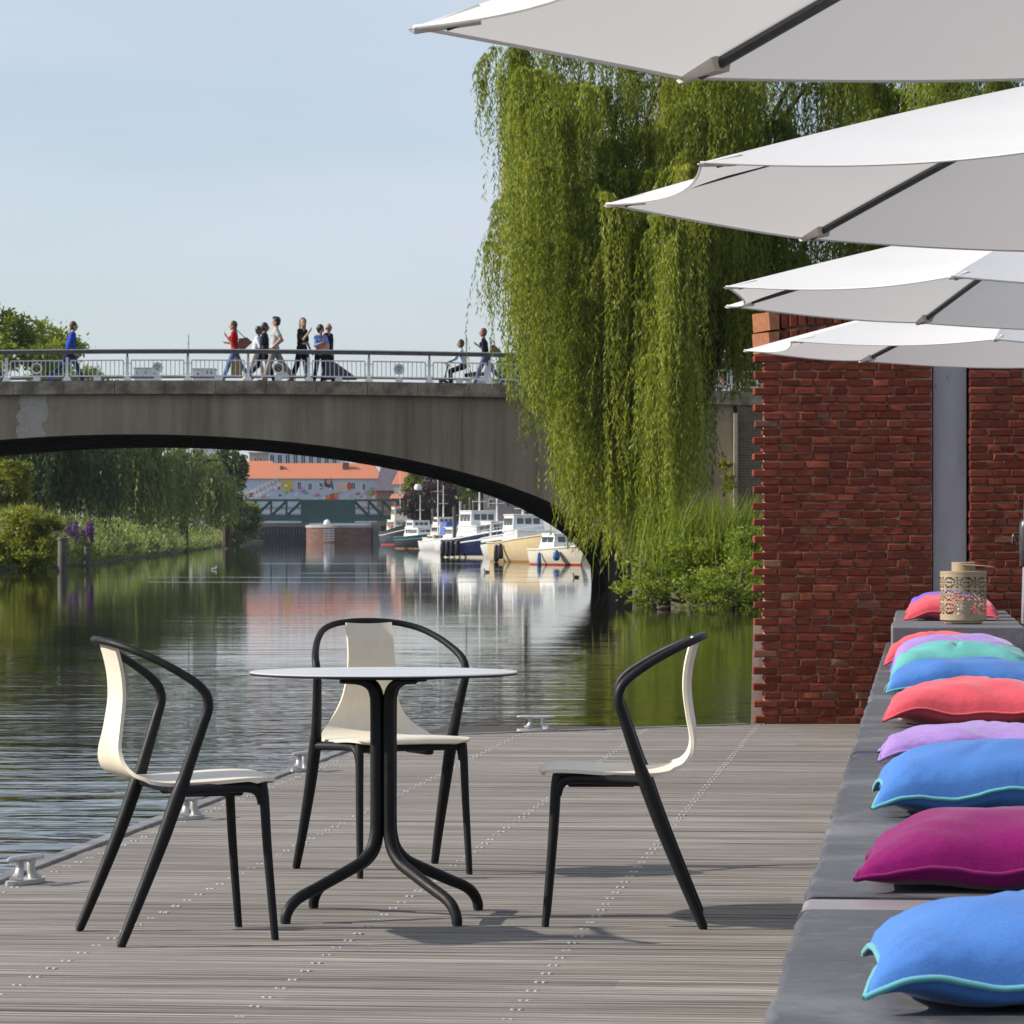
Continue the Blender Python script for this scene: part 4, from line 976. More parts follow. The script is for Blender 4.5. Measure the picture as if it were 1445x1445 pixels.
mb=MB(); mb.tube([(-.12,0,.70),(-.45,0,.74),(-.78,0,.74)],[.09,.13,.09],10,flat=.6); mb.build('seat',black,sc)
mb=MB(); mb.tube([(.34,-.30,1.0),(.38,0,1.02),(.34,.30,1.0)],.018,8); mb.tube([(.50,0,.5),(.38,0,1.02)],.025,8); mb.build('handlebar',m_rub,sc)
pr,_,_,_=person('person in a pale blue shirt riding the striped motor scooter',654,121.0,180,1.68,dict(dz=-.13+.36-.0,lean=8,skin=1,shirt=pale,pants=black,shoe=b_sh,hair='short',hcol=HR,sleeve=.8,arms=((38,10,22),(38,10,22)),legs=((72,74),(70,72))))
# ------------------------------------------------------------------ vegetation
m_bark=mk('willow bark',(.10,.075,.05),(.055,.04,.028),scale=3,rough=.95,bump=.6,bscale=9,bdist=.05,stretch=(1,1,.3))
lf_w=leafmat('weeping willow leaf',[(0,(.055,.080,.010)),(.35,(.17,.21,.022)),(.6,(.29,.345,.045)),(.85,(.42,.45,.080)),(1,(.50,.46,.12))],transl=.56)
lf_b=leafmat('bank shrub leaf',[(0,(.08,.12,.014)),(.5,(.21,.28,.030)),(1,(.38,.40,.06))],transl=.5)
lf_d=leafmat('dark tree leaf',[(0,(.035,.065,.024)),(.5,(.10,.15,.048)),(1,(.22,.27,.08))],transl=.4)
lf_s=leafmat('grey green willow leaf',[(0,(.065,.095,.03)),(.5,(.19,.24,.075)),(1,(.38,.42,.15))],transl=.5)
lf_y=leafmat('yellow green leaf',[(0,(.07,.09,.010)),(.5,(.20,.23,.022)),(1,(.36,.34,.05))],transl=.45)
lf_p=leafmat('copper beech leaf',[(0,(.03,.018,.022)),(.5,(.06,.035,.04)),(1,(.10,.06,.06))],transl=.25)
lf_v=leafmat('purple flower spike',[(0,(.16,.05,.26)),(1,(.34,.14,.46))],transl=.3)
# main willow: column-wise lower limit of the curtain (photo x -> photo y)
WD=96.0; kk=WD/F
zb_t=[(676,300),(690,430),(705,470),(725,470),(740,600),(760,660),(785,660),(800,690),(815,790),(850,820),(880,850),(920,825),(950,800),(968,800),(980,690),(990,480),(1020,470),(1032,570),(1060,600),(1120,560),(1300,520),(1500,520)]
zt_t=[(676,150),(690,95),(720,40),(760,0),(850,-40),(960,-60),(1150,-60),(1400,-40),(1500,40)]
def interp(tb,x):
    if x<=tb[0][0]: return tb[0][1]
    for (a,b),(c,d) in zip(tb,tb[1:]):
        if x<=c: return b+(d-b)*(x-a)/(c-a)
    return tb[-1][1]
loc=(GX(925,WD),WD+1.6,0.0); tr=[]
def add_tress(px,dy,pyt,an,ol,ns,sp,ti,limit=None,Lmax=99):
    d=WD+dy; x=GX(px,d)-loc[0]; zt=EYE+(HOR-pyt)*d/F; zb=EYE+(HOR-(interp(zb_t,px) if limit is None else limit))*d/F
    ln=min(zt-zb,Lmax)
    if ln>.5: tr.append((x,d-loc[1],zt,an,ol,ln,ns,sp,ti))
def node(px,dy,pyt,nt=5,ol=(.35,1.1),Lm=(2.2,5.5),ti=None):
    bot=interp(zb_t,px); bti=rng.normal(.50,.13)
    for j in range(nt):
        an=2*PI*j/nt+rng.uniform(0,1.2); q=px+rng.uniform(-6,6)
        add_tress(q,dy+rng.uniform(-.2,.2),pyt+rng.uniform(0,14),an,rng.uniform(*ol)*(.55 if px<775 else 1),int(rng.uniform(9,14)),rng.uniform(.05,.11),float(np.clip(bti+rng.normal(0,.13),.10,.97)),limit=bot+rng.uniform(-90,10),Lmax=rng.uniform(*Lm))
for i in range(112):
    px=rng.uniform(732,1060) if i%5<3 else rng.uniform(900,1440)
    dy=rng.uniform(-3.8,1.5) if px>770 else rng.uniform(-2,1.5)
    top=interp(zt_t,px); bot=interp(zb_t,px)
    pyt=top+(bot-top)*rng.uniform(.0,1)**.9*.80
    if 965<px<1045 and pyt>250: pyt=rng.uniform(-20,250)
    if pyt>230: px=max(px,752)
    node(px,dy,pyt)
for i in range(60):
    px=rng.uniform(1024,1068); add_tress(px,rng.uniform(-1,2.5),rng.uniform(150,400),rng.uniform(0,6.28),rng.uniform(.2,.5),9,.10,float(np.clip(rng.normal(.35,.13),.1,.7)),limit=rng.uniform(480,610),Lmax=7)
for i in range(20):
    px=rng.uniform(980,1024); add_tress(px,rng.uniform(-1,2.0),rng.uniform(100,320),rng.uniform(0,6.28),rng.uniform(.2,.5),9,.10,float(np.clip(rng.normal(.4,.13),.1,.7)),limit=rng.uniform(400,478),Lmax=6)
# long lower curtain down to the water
for i in range(112):
    px=rng.choice([rng.uniform(735,800),rng.uniform(790,870),rng.uniform(850,975)],p=[.16,.34,.50]); bot=interp(zb_t,px)
    add_tress(px,rng.uniform(-4.4,-.5)-(1.2 if px>890 else 0),bot-rng.uniform(260,560),rng.uniform(0,6.28),rng.uniform(.3,.8),int(rng.uniform(11,17)),rng.uniform(.05,.11),float(np.clip(rng.normal(.58,.16),.15,.97)),limit=bot+rng.uniform(-50,12))
# wispy outer sprays at the left edge
for i in range(46):
    px,pyt,ln=[(684,85,3.2),(700,75,4),(693,310,2.6),(706,290,2.8),(718,120,5),(724,260,3),(735,330,3.5),(700,330,2.6)][i%8]
    add_tress(px+rng.uniform(-8,14),rng.uniform(-1.5,1.5),pyt+rng.uniform(-15,35),PI+rng.normal(0,.5),rng.uniform(.1,.35),int(rng.uniform(2,4)),rng.uniform(.05,.14),float(np.clip(rng.normal(.45,.1),.2,.8)),limit=900,Lmax=ln*rng.uniform(.5,1.0))
# inner filling, crown shade put in as darker leaf tint
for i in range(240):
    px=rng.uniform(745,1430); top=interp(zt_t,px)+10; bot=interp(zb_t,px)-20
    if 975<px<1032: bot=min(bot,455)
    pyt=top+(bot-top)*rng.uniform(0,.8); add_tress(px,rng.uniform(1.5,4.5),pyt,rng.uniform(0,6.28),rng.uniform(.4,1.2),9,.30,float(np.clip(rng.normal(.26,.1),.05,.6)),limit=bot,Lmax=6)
limbs=[]
for i in range(16):
    a=rng.uniform(0,6.28); e=rng.uniform(2,5.0); zt=rng.uniform(8.5,13.5)
    limbs.append(([(0,0,2.2),(e*.35*math.cos(a)+rng.normal(0,.2),e*.3*math.sin(a),4.8),(e*.55*math.cos(a)+rng.normal(0,.4),e*.45*math.sin(a),zt*.72),(e*.72*math.cos(a)+.8,e*.6*math.sin(a),zt-.9),(e*.8*math.cos(a)+1.0,e*.7*math.sin(a),zt-.6)],[.17,.12,.085,.045,.015]))
willow('willow_tree','large weeping willow trailing long curtains to the water in front of the arch bridge',loc,tr,lf_w,m_bark,.15,.030,.055,([(.0,0,-.5),(-.15,0,1.5),(.1,.1,3.5),(.0,.2,7),(.2,0,11)],[.50,.38,.32,.22,.08]),limbs,cat='willow tree')
# bridge-side green mass seen through the willow gap
def shrub(name,label,x,y,z,blobs,per,L,W_,mat,cat='shrub',group=None,droop=.15):
    t=thing(name,label,cat,(x,y,z),0,group); C,T=crown_points(blobs,per); D=unit_random(len(C)); D[:,2]=np.abs(D[:,2])*.6+droop
    leaf_obj('foliage',C,D,L*rng.uniform(.7,1.3,len(C)),W_*rng.uniform(.7,1.3,len(C)),T,mat,t)
    mb=MB()
    for k,b in enumerate(blobs[:10]): mb.tube([(b[0]*.3,b[1]*.3,-.2),(b[0]*.8,b[1]*.8,b[2]*.6),(b[0],b[1],b[2])],[.05,.035,.012],6)
    mb.build('stems',m_bark,t); return t
def reeds(name,label,x,y,z,rx,ry,nb,h,mat,w=.03,cat='reeds',kind=None,lean=(0,0),tint=.6,group=None,polyline=None):
    V=[];Fc=[];T=[]
    for i in range(nb):
        if polyline is None:
            bx,by=rng.normal(0,rx),rng.normal(0,ry)
        else:
            s=rng.uniform(0,len(polyline)-1.001); k=int(s); f=s-k; p,q=polyline[k],polyline[k+1]; o=abs(rng.normal(0,1))*rx
            bx=p[0]+(q[0]-p[0])*f-o+.35-x; by=p[1]+(q[1]-p[1])*f-y
        hh=h*rng.uniform(.55,1.15); a=rng.uniform(0,6.28); bend=rng.uniform(.1,.55)*hh
        dx,dy=math.cos(a)*bend+lean[0]*hh,math.sin(a)*bend*.6+lean[1]*hh; sx,sy=-math.sin(a+.6)*w,math.cos(a+.6)*w; o=len(V)
        for t_,wf in ((0,.6),(.35,1),(.7,.8),(1,.08)):
            cx,cy,cz=bx+dx*t_**2.2,by+dy*t_**2.2,hh*(t_-.22*t_**3*bend/hh)
            V+= [(cx-sx*wf,cy-sy*wf,cz),(cx+sx*wf,cy+sy*wf,cz)]
        for k in range(3): Fc.append((o+2*k,o+2*k+1,o+2*k+3,o+2*k+2)); T.append(float(np.clip(rng.normal(tint,.17),0,1)))
    m=MB(); m.v=V; m.f=Fc; m.m=[0]*len(Fc); m.t=T; o=m.build(name,mat,None,smooth=0,tint=True,fix=False); o.location=(x,y,z)
    return tag(o,label,cat,group,kind)
# right bank near the bridge
def bx(px,d): return GX(px,d)
shrub('bush','leafy green bush at the waterline under the willow beside the wall',bx(985,89),89,-.15,[(0,0,.5,.75),(-.2,-.9,-.05,.5),(.6,-1.1,-.05,.55),(-1.1,-.3,-.1,.45),(1.3,-1.0,0,.5),(.9,.2,.5,.8),(-.9,.5,.45,.65),(.45,-.3,.75,.6),(-.4,.3,.6,.5),(1.4,.4,.8,.7),(1.25,-.5,.3,.55),(-1.3,.9,.2,.5),(.2,-.8,.15,.5),(.8,-1.0,.1,.45)],85,.095,.055,lf_b)
shrub('bush','yellowish low bush at the foot of the brick wall end on the bank',bx(1035,86.5),86.8,-.25,[(0,0,.35,.55),(0,-.4,-.1,.5),(.6,-.4,-.05,.5),(-.6,-.3,-.1,.4),(.5,.1,.55,.6),(-.5,.1,.2,.45),(.3,.3,1.1,.6)],80,.08,.042,lf_b)
reeds('reed_clump','tall arching green reeds above the bush beside the brick wall',bx(1015,90),90.2,.1,.75,.5,1100,2.0,lf_b,w=.013,lean=(.05,0),tint=.55)
reeds('reed_clump','shorter reeds standing left of the tall reeds under the willow',bx(975,92),93.0,-.2,.4,.5,200,1.4,lf_b,w=.012,lean=(-.1,0),tint=.45)
shrub('bush','small sprig growing out of the bridge abutment near the pier end coloured as sunlit',bx(1021,111.5),111.6,EYE+(HOR-690)*111.6/F,[(0,0,.2,.35),(.05,0,.5,.25)],40,.11,.06,lf_y)
# left bank: strip of mixed growth as stuff, named plants in front
LBp=[(-22.6,182),(-23.0,205),(-23.8,228),(-26,280),(-29.3,352),(-33,430),(-37.9,511),(-42,610),(-45,668)]
reeds('bank_reeds',None,0,0,-.2,4.0,0,22000,1.35,lf_s,w=.035,kind='stuff',polyline=LBp,tint=.6)
def strip_leaves():
    n_=60000; s=rng.uniform(0,1,n_)**1.6*(len(LBp)-1.001); k=s.astype(int); f=s-k; A=np.array(LBp); p=A[k]+(A[k+1]-A[k])*f[:,None]
    o=np.abs(rng.normal(0,1,n_))*3.2; hmax=.9+1.5*(1-np.exp(-o/1.2))+.4*np.sin(s*9)+.3*np.sin(s*31)
    C=np.stack([p[:,0]-o+.45,p[:,1]+rng.normal(0,2,n_),-.45+rng.uniform(0,1,n_)**.7*hmax],1); D=unit_random(n_); D[:,2]=np.abs(D[:,2])+.2
    tt=np.clip(.5+.22*np.sin(s*13)+.15*np.sin(s*37+1)+rng.normal(0,.16,n_),0,1)
    o_=leaf_obj('bank_undergrowth',C,D,.32*rng.uniform(.6,1.4,n_),.13*rng.uniform(.6,1.4,n_),tt,lf_s); tag(o_,kind='stuff')
strip_leaves()
def lb(px,py_base): d=F*(EYE-WATER)/(py_base-HOR); return GX(px,d),d
x,y=lb(55,806); shrub('bush','round yellow green bush left of the wooden post on the far left bank',x-.5,y+1.2,-.3,[(0,0,.9,.95),(.5,.2,.9,.75),(-.7,.2,1.0,.9),(.1,0,1.9,.85),(.7,.3,1.7,.6),(-.5,.5,1.9,.8),(.0,-.5,.4,.8)],90,.17,.10,lf_y)
x,y=lb(8,806); shrub('bush','low dark green bush at the left photo edge by the water',x,y+.6,-.4,[(0,0,.5,.8),(.8,.3,.4,.6),(-.8,.2,.6,.8)],80,.16,.08,lf_b)
x,y=lb(25,798); reeds('tall_grass','tall yellow green grass behind the round bush on the left bank',x-.6,y+6,-.1,1.0,1.5,900,2.9,lf_y,w=.028,tint=.62,cat='grass')
def loosestrife(label,px,py,pb,n_,rx):
    d=F*(EYE-WATER)/(pb-HOR); x=GX(px,d); z=EYE+(HOR-py)*d/F; t=thing('loosestrife',label,'flowers',(x,d,-.3),0,'purple flowers on the left bank'); st=MB(); Cs=[]
    for k in range(n_):
        ox,oy=rng.normal(0,rx),rng.normal(0,.35); h=z+.3+rng.uniform(-.45,.25); st.tube([(ox*.6,oy,0),(ox,oy,h)],[.015,.01],5)
        m=110; Cs.append(np.stack([ox+rng.normal(0,.022,m),oy+rng.normal(0,.022,m),h-.6+rng.uniform(0,.75,m)],1))
    C=np.concatenate(Cs); D=unit_random(len(C)); leaf_obj('flower_spikes',C,D,.12,.09,rng.uniform(0,1,len(C)),lf_v,t); st.build('stems',lf_b if False else m_bark,t)
    C=np.concatenate([np.stack([rng.normal(0,rx,300),rng.normal(0,.3,300),rng.uniform(0,1,300)*(z-.3)],1)]); leaf_obj('leaves',C,unit_random(300),.22,.06,rng.uniform(0,1,300),lf_b,t)
loosestrife('purple flower spikes at the far left edge of the bank',14,757,803,16,.45); loosestrife('purple flower spikes right behind the wooden post',97,745,797,13,.42); loosestrife('tall thin purple flower spikes right of the wooden post',121,748,796,9,.24)
m_post=mk('weathered mooring timber',(.15,.135,.11),(.08,.072,.06),scale=3,rough=.95,bump=.5,bscale=8,stretch=(1,1,.2))
for lb_,px,pt,pb,r_ in (('thick weathered wooden mooring post in front of the left bank bush',88,758,806,.20),('dark wooden mooring post behind the thick post by the purple flowers',123,772,799,.16)):
    d=F*(EYE-WATER)/(pb-HOR); x=GX(px,d); t=thing('mooring_post',lb_,'post',(x,d,WATER)); h=(pb-pt)*d/F; mb=MB(); mb.lathe([(r_*1.05,-1),(r_,h*.5),(r_*.95,h-.12)],(0,0,0),12); mb.build('pile',m_post,t); mb=MB(); mb.lathe([(r_*1.15,h-.12),(r_*1.15,h-.02),(r_*.9,h)],(0,0,0),12); mb.build('cap',m_post,t)
# left bank trees beyond the bridge
def far_willow(label,px,d,zt,rx,ti,nt,mat=lf_s,zb=.6,group='trees on the left bank beyond the bridge'):
    x=GX(px,d); tr=[]
    for i in range(nt):
        u=rng.uniform(-1,1); w=rng.uniform(-1,1)
        if u*u+w*w>1: continue
        dome=math.sqrt(max(.05,1-.8*(u*u+w*w))); z0=zb+2+(zt-zb-2)*dome*rng.uniform(.45,1)
        tr.append((u*rx,w*rx*.8,z0,math.atan2(w-.4,u)+rng.normal(0,.4),rng.uniform(.5,1.4),(z0-zb)*rng.uniform(.5,1),7,.38,float(np.clip(rng.normal(ti,.2),.03,.97))))
    willow('willow_tree',label,(x,d,0),tr,mat,m_bark,.45,.13,.24,([(0,0,-.5),(.1,0,zt*.4),(0,0,zt*.75)],[.5,.4,.15]),[([(0,0,zt*.35),(rx*.4*math.cos(a),rx*.4*math.sin(a),zt*.75),(rx*.7*math.cos(a),rx*.7*math.sin(a),zt*.8)],[.25,.15,.05]) for a in (0,1.6,3.1,4.7)],cat='willow tree',group=group)
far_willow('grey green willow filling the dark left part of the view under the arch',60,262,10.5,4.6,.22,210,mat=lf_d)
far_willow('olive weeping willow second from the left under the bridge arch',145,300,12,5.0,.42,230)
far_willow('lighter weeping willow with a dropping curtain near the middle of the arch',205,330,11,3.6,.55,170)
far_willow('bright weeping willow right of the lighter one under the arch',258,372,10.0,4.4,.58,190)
def blobs(rx,h0,h1,n_,r0):
    out=[]
    for i in range(n_):
        u=unit_random(1)[0]*rng.uniform(.3,1)**.5; out.append((u[0]*rx,u[1]*rx*.8,(h0+h1)/2+u[2]*(h1-h0)/2,r0*rng.uniform(.7,1.25)))
    return out
round_tree('leafy_tree','dark blue green tree right of the willows beside the swing bridge',(GX(318,450),450,0),blobs(2.6,1.2,10.5,16,1.5),45,.5,.3,lf_d,m_bark,.3,group='trees on the left bank beyond the bridge')
round_tree('leafy_tree','low dark tree at the water edge left of the swing bridge',(GX(333,560),560,0),blobs(3.2,.2,6,12,1.6),40,.5,.3,lf_s,m_bark,.25,group='trees on the left bank beyond the bridge')
round_tree('leafy_tree','yellow green bushy tree at the left photo edge under the arch',(GX(-14,215),215,0),blobs(2.0,1.5,6.4,14,.8),60,.22,.13,lf_y,m_bark,.2,group='trees on the left bank beyond the bridge')
round_tree('leafy_tree','tall leafy tree rising above the bridge at the left photo edge',(GX(2,245),245,0),blobs(4.0,7.5,14.6,24,1.3)+[(2.8,0,10.4,1.2),(3.6,.3,9.8,.9),(-1,0,15.0,1.2)],60,.30,.15,lf_b,m_bark,.35,group='trees rising behind the bridge')
round_tree('leafy_tree','small treetop behind the railing right of the tall tree on the left',(GX(120,400),400,0),blobs(3.2,11.0,17.0,14,1.4)+[(2.2,0,14.5,1.2),(-1.8,0,19,.9)],50,.45,.25,lf_b,m_bark,.2,group='trees rising behind the bridge')
round_tree('leafy_tree','treetop behind the railing just left of the willow curtain',(GX(742,520),520,0),blobs(4.6,14.0,24.0,14,2.2),50,.6,.35,lf_b,m_bark,.2,group='trees rising behind the bridge')
round_tree('leafy_tree','sunlit tree behind the bridge seen through the willow gap',(GX(1000,139),139,0),blobs(2.3,4.0,10.5,18,1.0),60,.2,.11,lf_y,m_bark,.25,group='trees rising behind the bridge')
round_tree('copper_beech','dark purple copper beech behind the moored boats under the arch',(GX(636,560),560,0),blobs(5.2,1.0,10.5,24,1.9),55,.6,.4,lf_p,m_bark,.4)
round_tree('leafy_tree','bright green tree between the house and the copper beech',(GX(590,585),585,0),blobs(1.6,4.0,9.6,10,1.0),45,.45,.28,lf_y,m_bark,.25,group='trees behind the harbour')
round_tree('leafy_tree','dark green tree behind the blue boat right of the copper beech',(GX(690,470),470,0),blobs(4.6,.8,9.0,18,1.7),50,.5,.3,lf_d,m_bark,.35,group='trees behind the harbour')
# ------------------------------------------------------------------ swing bridge and quay in the distance
m_green=mk('dark green bridge steel',(.012,.075,.07),(.008,.055,.052),scale=2,rough=.5)
m_pier=mk('old red pier brick',(.20,.10,.07),(.13,.06,.045),scale=.6,rough=.9,stretch=(1,1,3)); m_sheet=mk('dark sheet piling',(.035,.04,.055),(.025,.028,.04),scale=1,rough=.7); m_cc=mk('light quay concrete',(.40,.38,.36),(.3,.29,.27),scale=.5,rough=.9)
SD=765.0; ks=SD/F
def sx(px): return GX(px,SD)
def sz(py): return EYE+(HOR-py)*ks
t=thing('swing_bridge','dark green steel swing bridge with truss arms beyond the concrete arch','bridge',(0,0,0))
mb=MB()
xs_=[sx(426)+(sx(500)-sx(426))*i/12 for i in range(13)]
mb.box(((sx(426)+sx(500))/2,SD,(sz(705)+sz(738))/2),(sx(500)-sx(426),1.2,sz(705)-sz(738)))
for x in xs_: mb.box((x,SD-.65,(sz(705)+sz(738))/2),(.18,.1,sz(706)-sz(737)))
mb.build('plate_girder',m_green,t,smooth=0)
for a,b,nb in ((318,426,5),(500,580,4)):
    mb=MB()
    mb.box(((sx(a)+sx(b))/2,SD,sz(706)),(sx(b)-sx(a)-.02,.8,.42)); mb.box(((sx(a)+sx(b))/2,SD,sz(731)),(sx(b)-sx(a)-.02,.8,1.1))
    for k in range(nb+1):
        x=sx(a)+(sx(b)-sx(a))*k/nb
        mb.box((x,SD,sz(718)),(.4,.5,sz(706)-sz(730)))
        if k<nb:
            x2=sx(a)+(sx(b)-sx(a))*(k+1)/nb; p,q=((x,sz(728)),(x2,sz(707))) if a<400 else ((x,sz(707)),(x2,sz(728)))
            mb.tube([(p[0],SD,p[1]),(q[0],SD,q[1])],.26,4)
    mb.build('truss_arm',m_green,t,smooth=0)
mb=MB(); mb.box((sx(450),SD+2,sz(717)),(sx(580)-sx(318),.3,.5)); mb.box((sx(450),SD+2.2,sz(727)),(sx(580)-sx(318),3.0,.5)); mb.build('roadway',m_cc,t,smooth=0)
mb=MB(); mb.ball((sx(462),SD-1.2,sz(739)),(.7,.7,.8),10,8); mb.build('bearing_dome',m_white,t)
t=thing('bridge_pier','round brick pier carrying the swing bridge with a white ladder frame','pier',(sx(478),SD,WATER))
mb=MB(); mb.lathe([(6.15,-2),(6.15,2.85)],(0,0,0),40); mb.build('pier_wall',m_pier,t)
mb=MB(); mb.lathe([(6.3,2.85),(6.3,3.35),(5.0,3.45)],(0,0,0),40); mb.build('coping',m_cc,t)
mb=MB()
for k in range(5): mb.box((-1.6,-6.2,.5+k*.5),(1.9,.12,.14))
for k in range(3): mb.box((-2.5+k*.9,-6.2,1.5),(.14,.12,2.4))
mb.build('ladder_frame',m_white,t,smooth=0)
t=thing('quay_wall','dark sheet pile quay wall with pale coping left of the round pier','wall',(0,0,0))
mb=MB(); xx=sx(300)
while xx<sx(434): mb.box((xx+.3,SD+5+(.15 if int(xx*2)%2 else 0),.9),(.55,.5,3.6)); xx+=.6
mb.build('sheet_piles',m_sheet,t,smooth=0); mb=MB(); mb.box(((sx(300)+sx(434))/2,SD+5,2.95),(sx(434)-sx(300),1.2,.7)); mb.build('coping',m_cc,t,smooth=0)
t=thing('quay_wall','dark quay wall with pale coping right of the round pier','wall',(0,0,0))
mb=MB(); mb.box(((sx(522)+sx(640))/2,SD+5,.9),(sx(640)-sx(522),.6,3.6)); mb.build('sheet_piles',m_sheet,t,smooth=0); mb=MB(); mb.box(((sx(522)+sx(640))/2,SD+5,3.05),(sx(640)-sx(522),1.2,.7)); mb.box((sx(531),SD+4.3,1),(1.6,.5,3.8)); mb.build('coping',m_cc,t,smooth=0)
# ------------------------------------------------------------------ buildings in the distance
m_tile=mk('orange roof tiles',(.56,.20,.10),(.46,.15,.075),scale=3,rough=.85,stretch=(1,1,6)); m_bw=mk('pale blue painted wall',(.52,.60,.72),(.46,.53,.66),scale=.6,rough=.85); m_glass=mk('dark window glass',(.03,.035,.045),rough=.15,spec=.7); m_grey=mk('grey slate roof',(.13,.11,.135),(.10,.085,.11),scale=1,rough=.8)
MUR=[mk('mural '+nm,c,tuple(x*.8 for x in c),scale=2,rough=.8) for nm,c in (('yellow',(.75,.55,.05)),('red',(.60,.07,.04)),('pink',(.65,.30,.36)),('green',(.12,.45,.20)),('navy',(.06,.05,.12)),('orange',(.75,.25,.08)),('cream',(.75,.62,.48)),('white',(.8,.8,.82)),('violet',(.32,.14,.45)))]
def building(label,d,px0,px1,py_eave,zbase,depth,wall,roofm=None,py_ridge=None,hip=0,wins=(),name='house',cat='house'):
    k=d/F; x0,x1=GX(px0,d),GX(px1,d); ze=EYE+(HOR-py_eave)*k; t=thing(name,label,cat,((x0+x1)/2,d,zbase)); w=x1-x0; h=ze-zbase
    mb=MB(); mb.box((0,depth/2,h/2),(w,depth,h)); mb.build('wall',wall,t,smooth=0); rf=None
    if roofm:
        zr=EYE+(HOR-py_ridge)*k-zbase; o=.5; hx=hip*k
        vs=[(-w/2-o,-o,h-.05),(w/2+o,-o,h-.05),(w/2+o,depth+o,h-.05),(-w/2-o,depth+o,h-.05),(-w/2-o+hx,depth/2,zr),(w/2+o-hx,depth/2,zr)]
        mb=MB(); mb.add(vs,[(0,1,5,4),(2,3,4,5),(1,2,5),(3,0,4),(0,3,2,1)]); rf=mb.build('roof',roofm,t,smooth=0)
    else:
        mb=MB(); mb.box((0,depth/2,h+.15),(w+.4,depth+.4,.3)); mb.build('roof',m_cc,t,smooth=0)
    for (pa,pb,ya,yb) in wins:
        a,b=GX(pa,d)-(x0+x1)/2,GX(pb,d)-(x0+x1)/2; za,zb=EYE+(HOR-ya)*k-zbase,EYE+(HOR-yb)*k-zbase
        mb=MB(); mb.box(((a+b)/2,-.04,(za+zb)/2),(b-a,.12,za-zb)); f=mb.build('window',m_white,t,smooth=0)
        mb=MB(); mb.box(((a+b)/2-(b-a)*.2,-.12,(za+zb)/2),((b-a)*.3,.06,(za-zb)*.8)); mb.box(((a+b)/2+(b-a)*.2,-.12,(za+zb)/2),((b-a)*.3,.06,(za-zb)*.8)); mb.build('pane',m_glass,f,smooth=0)
    return t,rf,(x0+x1)/2
t,rf,xc=building('long pale blue warehouse with orange tile roof and a painted mural facade',850,336,536,675,.5,11,m_bw,m_tile,653,14,wins=[(391,396,681,692),(404,411,678,692),(419,426,679,691),(434,441,681,692),(450,456,680,692),(465,472,682,692),(495,502,680,691),(511,516,682,692)],name='warehouse',cat='building')
kb=850/F
mural=MB(); MUR.append(m_bw)
def patchm(i,pts):
    mural.mi=i; mural.prism([(GX(px,850)-xc,EYE+(HOR-py)*kb-.5) for px,py in pts],Matrix.Translation((0,-.02-.02*len(mural.f)/40,0))@Matrix.Rotation(PI/2,4,'X'),.05)
def blobm(i,px,py,rx,ry,n_=10): patchm(i,[(px+rx*math.cos(2*PI*k/n_)*random.uniform(.8,1.2),py+ry*math.sin(2*PI*k/n_)*random.uniform(.8,1.2)) for k in range(n_)][::-1])
patchm(9,[(341,677),(535,677),(535,706),(341,706)][::-1])
for k in range(9): blobm(7,350+k*5.2,697-k*2.7,3.0,4.2,6); blobm(2,352+k*5.2,699-k*2.7,1.4,2.2,6)
for k in range(7): blobm(7,362+k*5.2,700-k*2.7,2.6,3.4,6)
patchm(0,[(398,677),(413,677),(413,693),(398,693)][::-1]); blobm(4,464,681,7,8,5); blobm(2,464,679,4,4,6); blobm(6,484,687,10,7); blobm(1,493,686,4,5); blobm(1,471,701,7,5); blobm(5,462,702,5,4)
for k in range(40): blobm(random.choice((0,1,2,3,4,5,6,7,8,7,3)),random.uniform(345,535),random.uniform(695,705),random.uniform(1.0,3.2),random.uniform(1,2.2),7)
for k in range(16): blobm(random.choice((0,2,3,6,8,7)),random.uniform(370,470),random.uniform(680,694),random.uniform(1,3),random.uniform(1,2.5),6)
for k in range(10): blobm(random.choice((1,5,6,3)),random.uniform(520,534),random.uniform(680,702),random.uniform(2,4),random.uniform(2,4),7)
mural.build('mural',MUR,t,smooth=0)
mb=MB()
for px,py0,py1,w in ((487,652,662,1.1),(396,657,668,.5)): mb.box((GX(px,850)-xc,3.5,EYE+(HOR-(py0+py1)/2)*kb-.5),(w*1.2,1.2,(py1-py0)*kb))
mb.build('chimney',m_pier,rf,smooth=0)
building('white glass fronted building rising behind the orange roof',930,374,482,636,.5,20,mk('pale glass wall',(.60,.66,.74),(.5,.58,.68),scale=.2,rough=.3),wins=[(380+11*i,388+11*i,640,655) for i in range(9)],name='office_building',cat='building')
building('cream brick block behind the left end of the orange roof',900,352,374,640,.5,14,mk('cream brick',(.52,.40,.32),rough=.9),wins=[(358,362,645,653),(366,370,645,653)],name='office_building',cat='building')
building('small orange roofed annex behind the left end of the warehouse',880,336,384,662,.5,8,m_pier,m_tile,650,4,name='house')
building('house with a steep grey slate roof right of the mural warehouse',840,532,580,692,.5,12,mk('brown brick',(.26,.15,.11),rough=.9),m_grey,648,10,wins=[(556,560,696,703),(567,571,696,703)])
building('white gabled house with an orange roof behind the tugboat mast',800,556,588,683,.5,9,mk('cream render',(.72,.66,.55),rough=.9),m_tile,663,9,wins=[(563,569,684,694),(574,579,685,694)])
building('low pavilion with a pale orange roof at the right end of the swing bridge',775,553,584,703,.5,6,mk('tan timber',(.40,.27,.18),rough=.9),m_tile,697,3,wins=[(558,563,706,712),(570,576,706,712)],name='pavilion',cat='building')
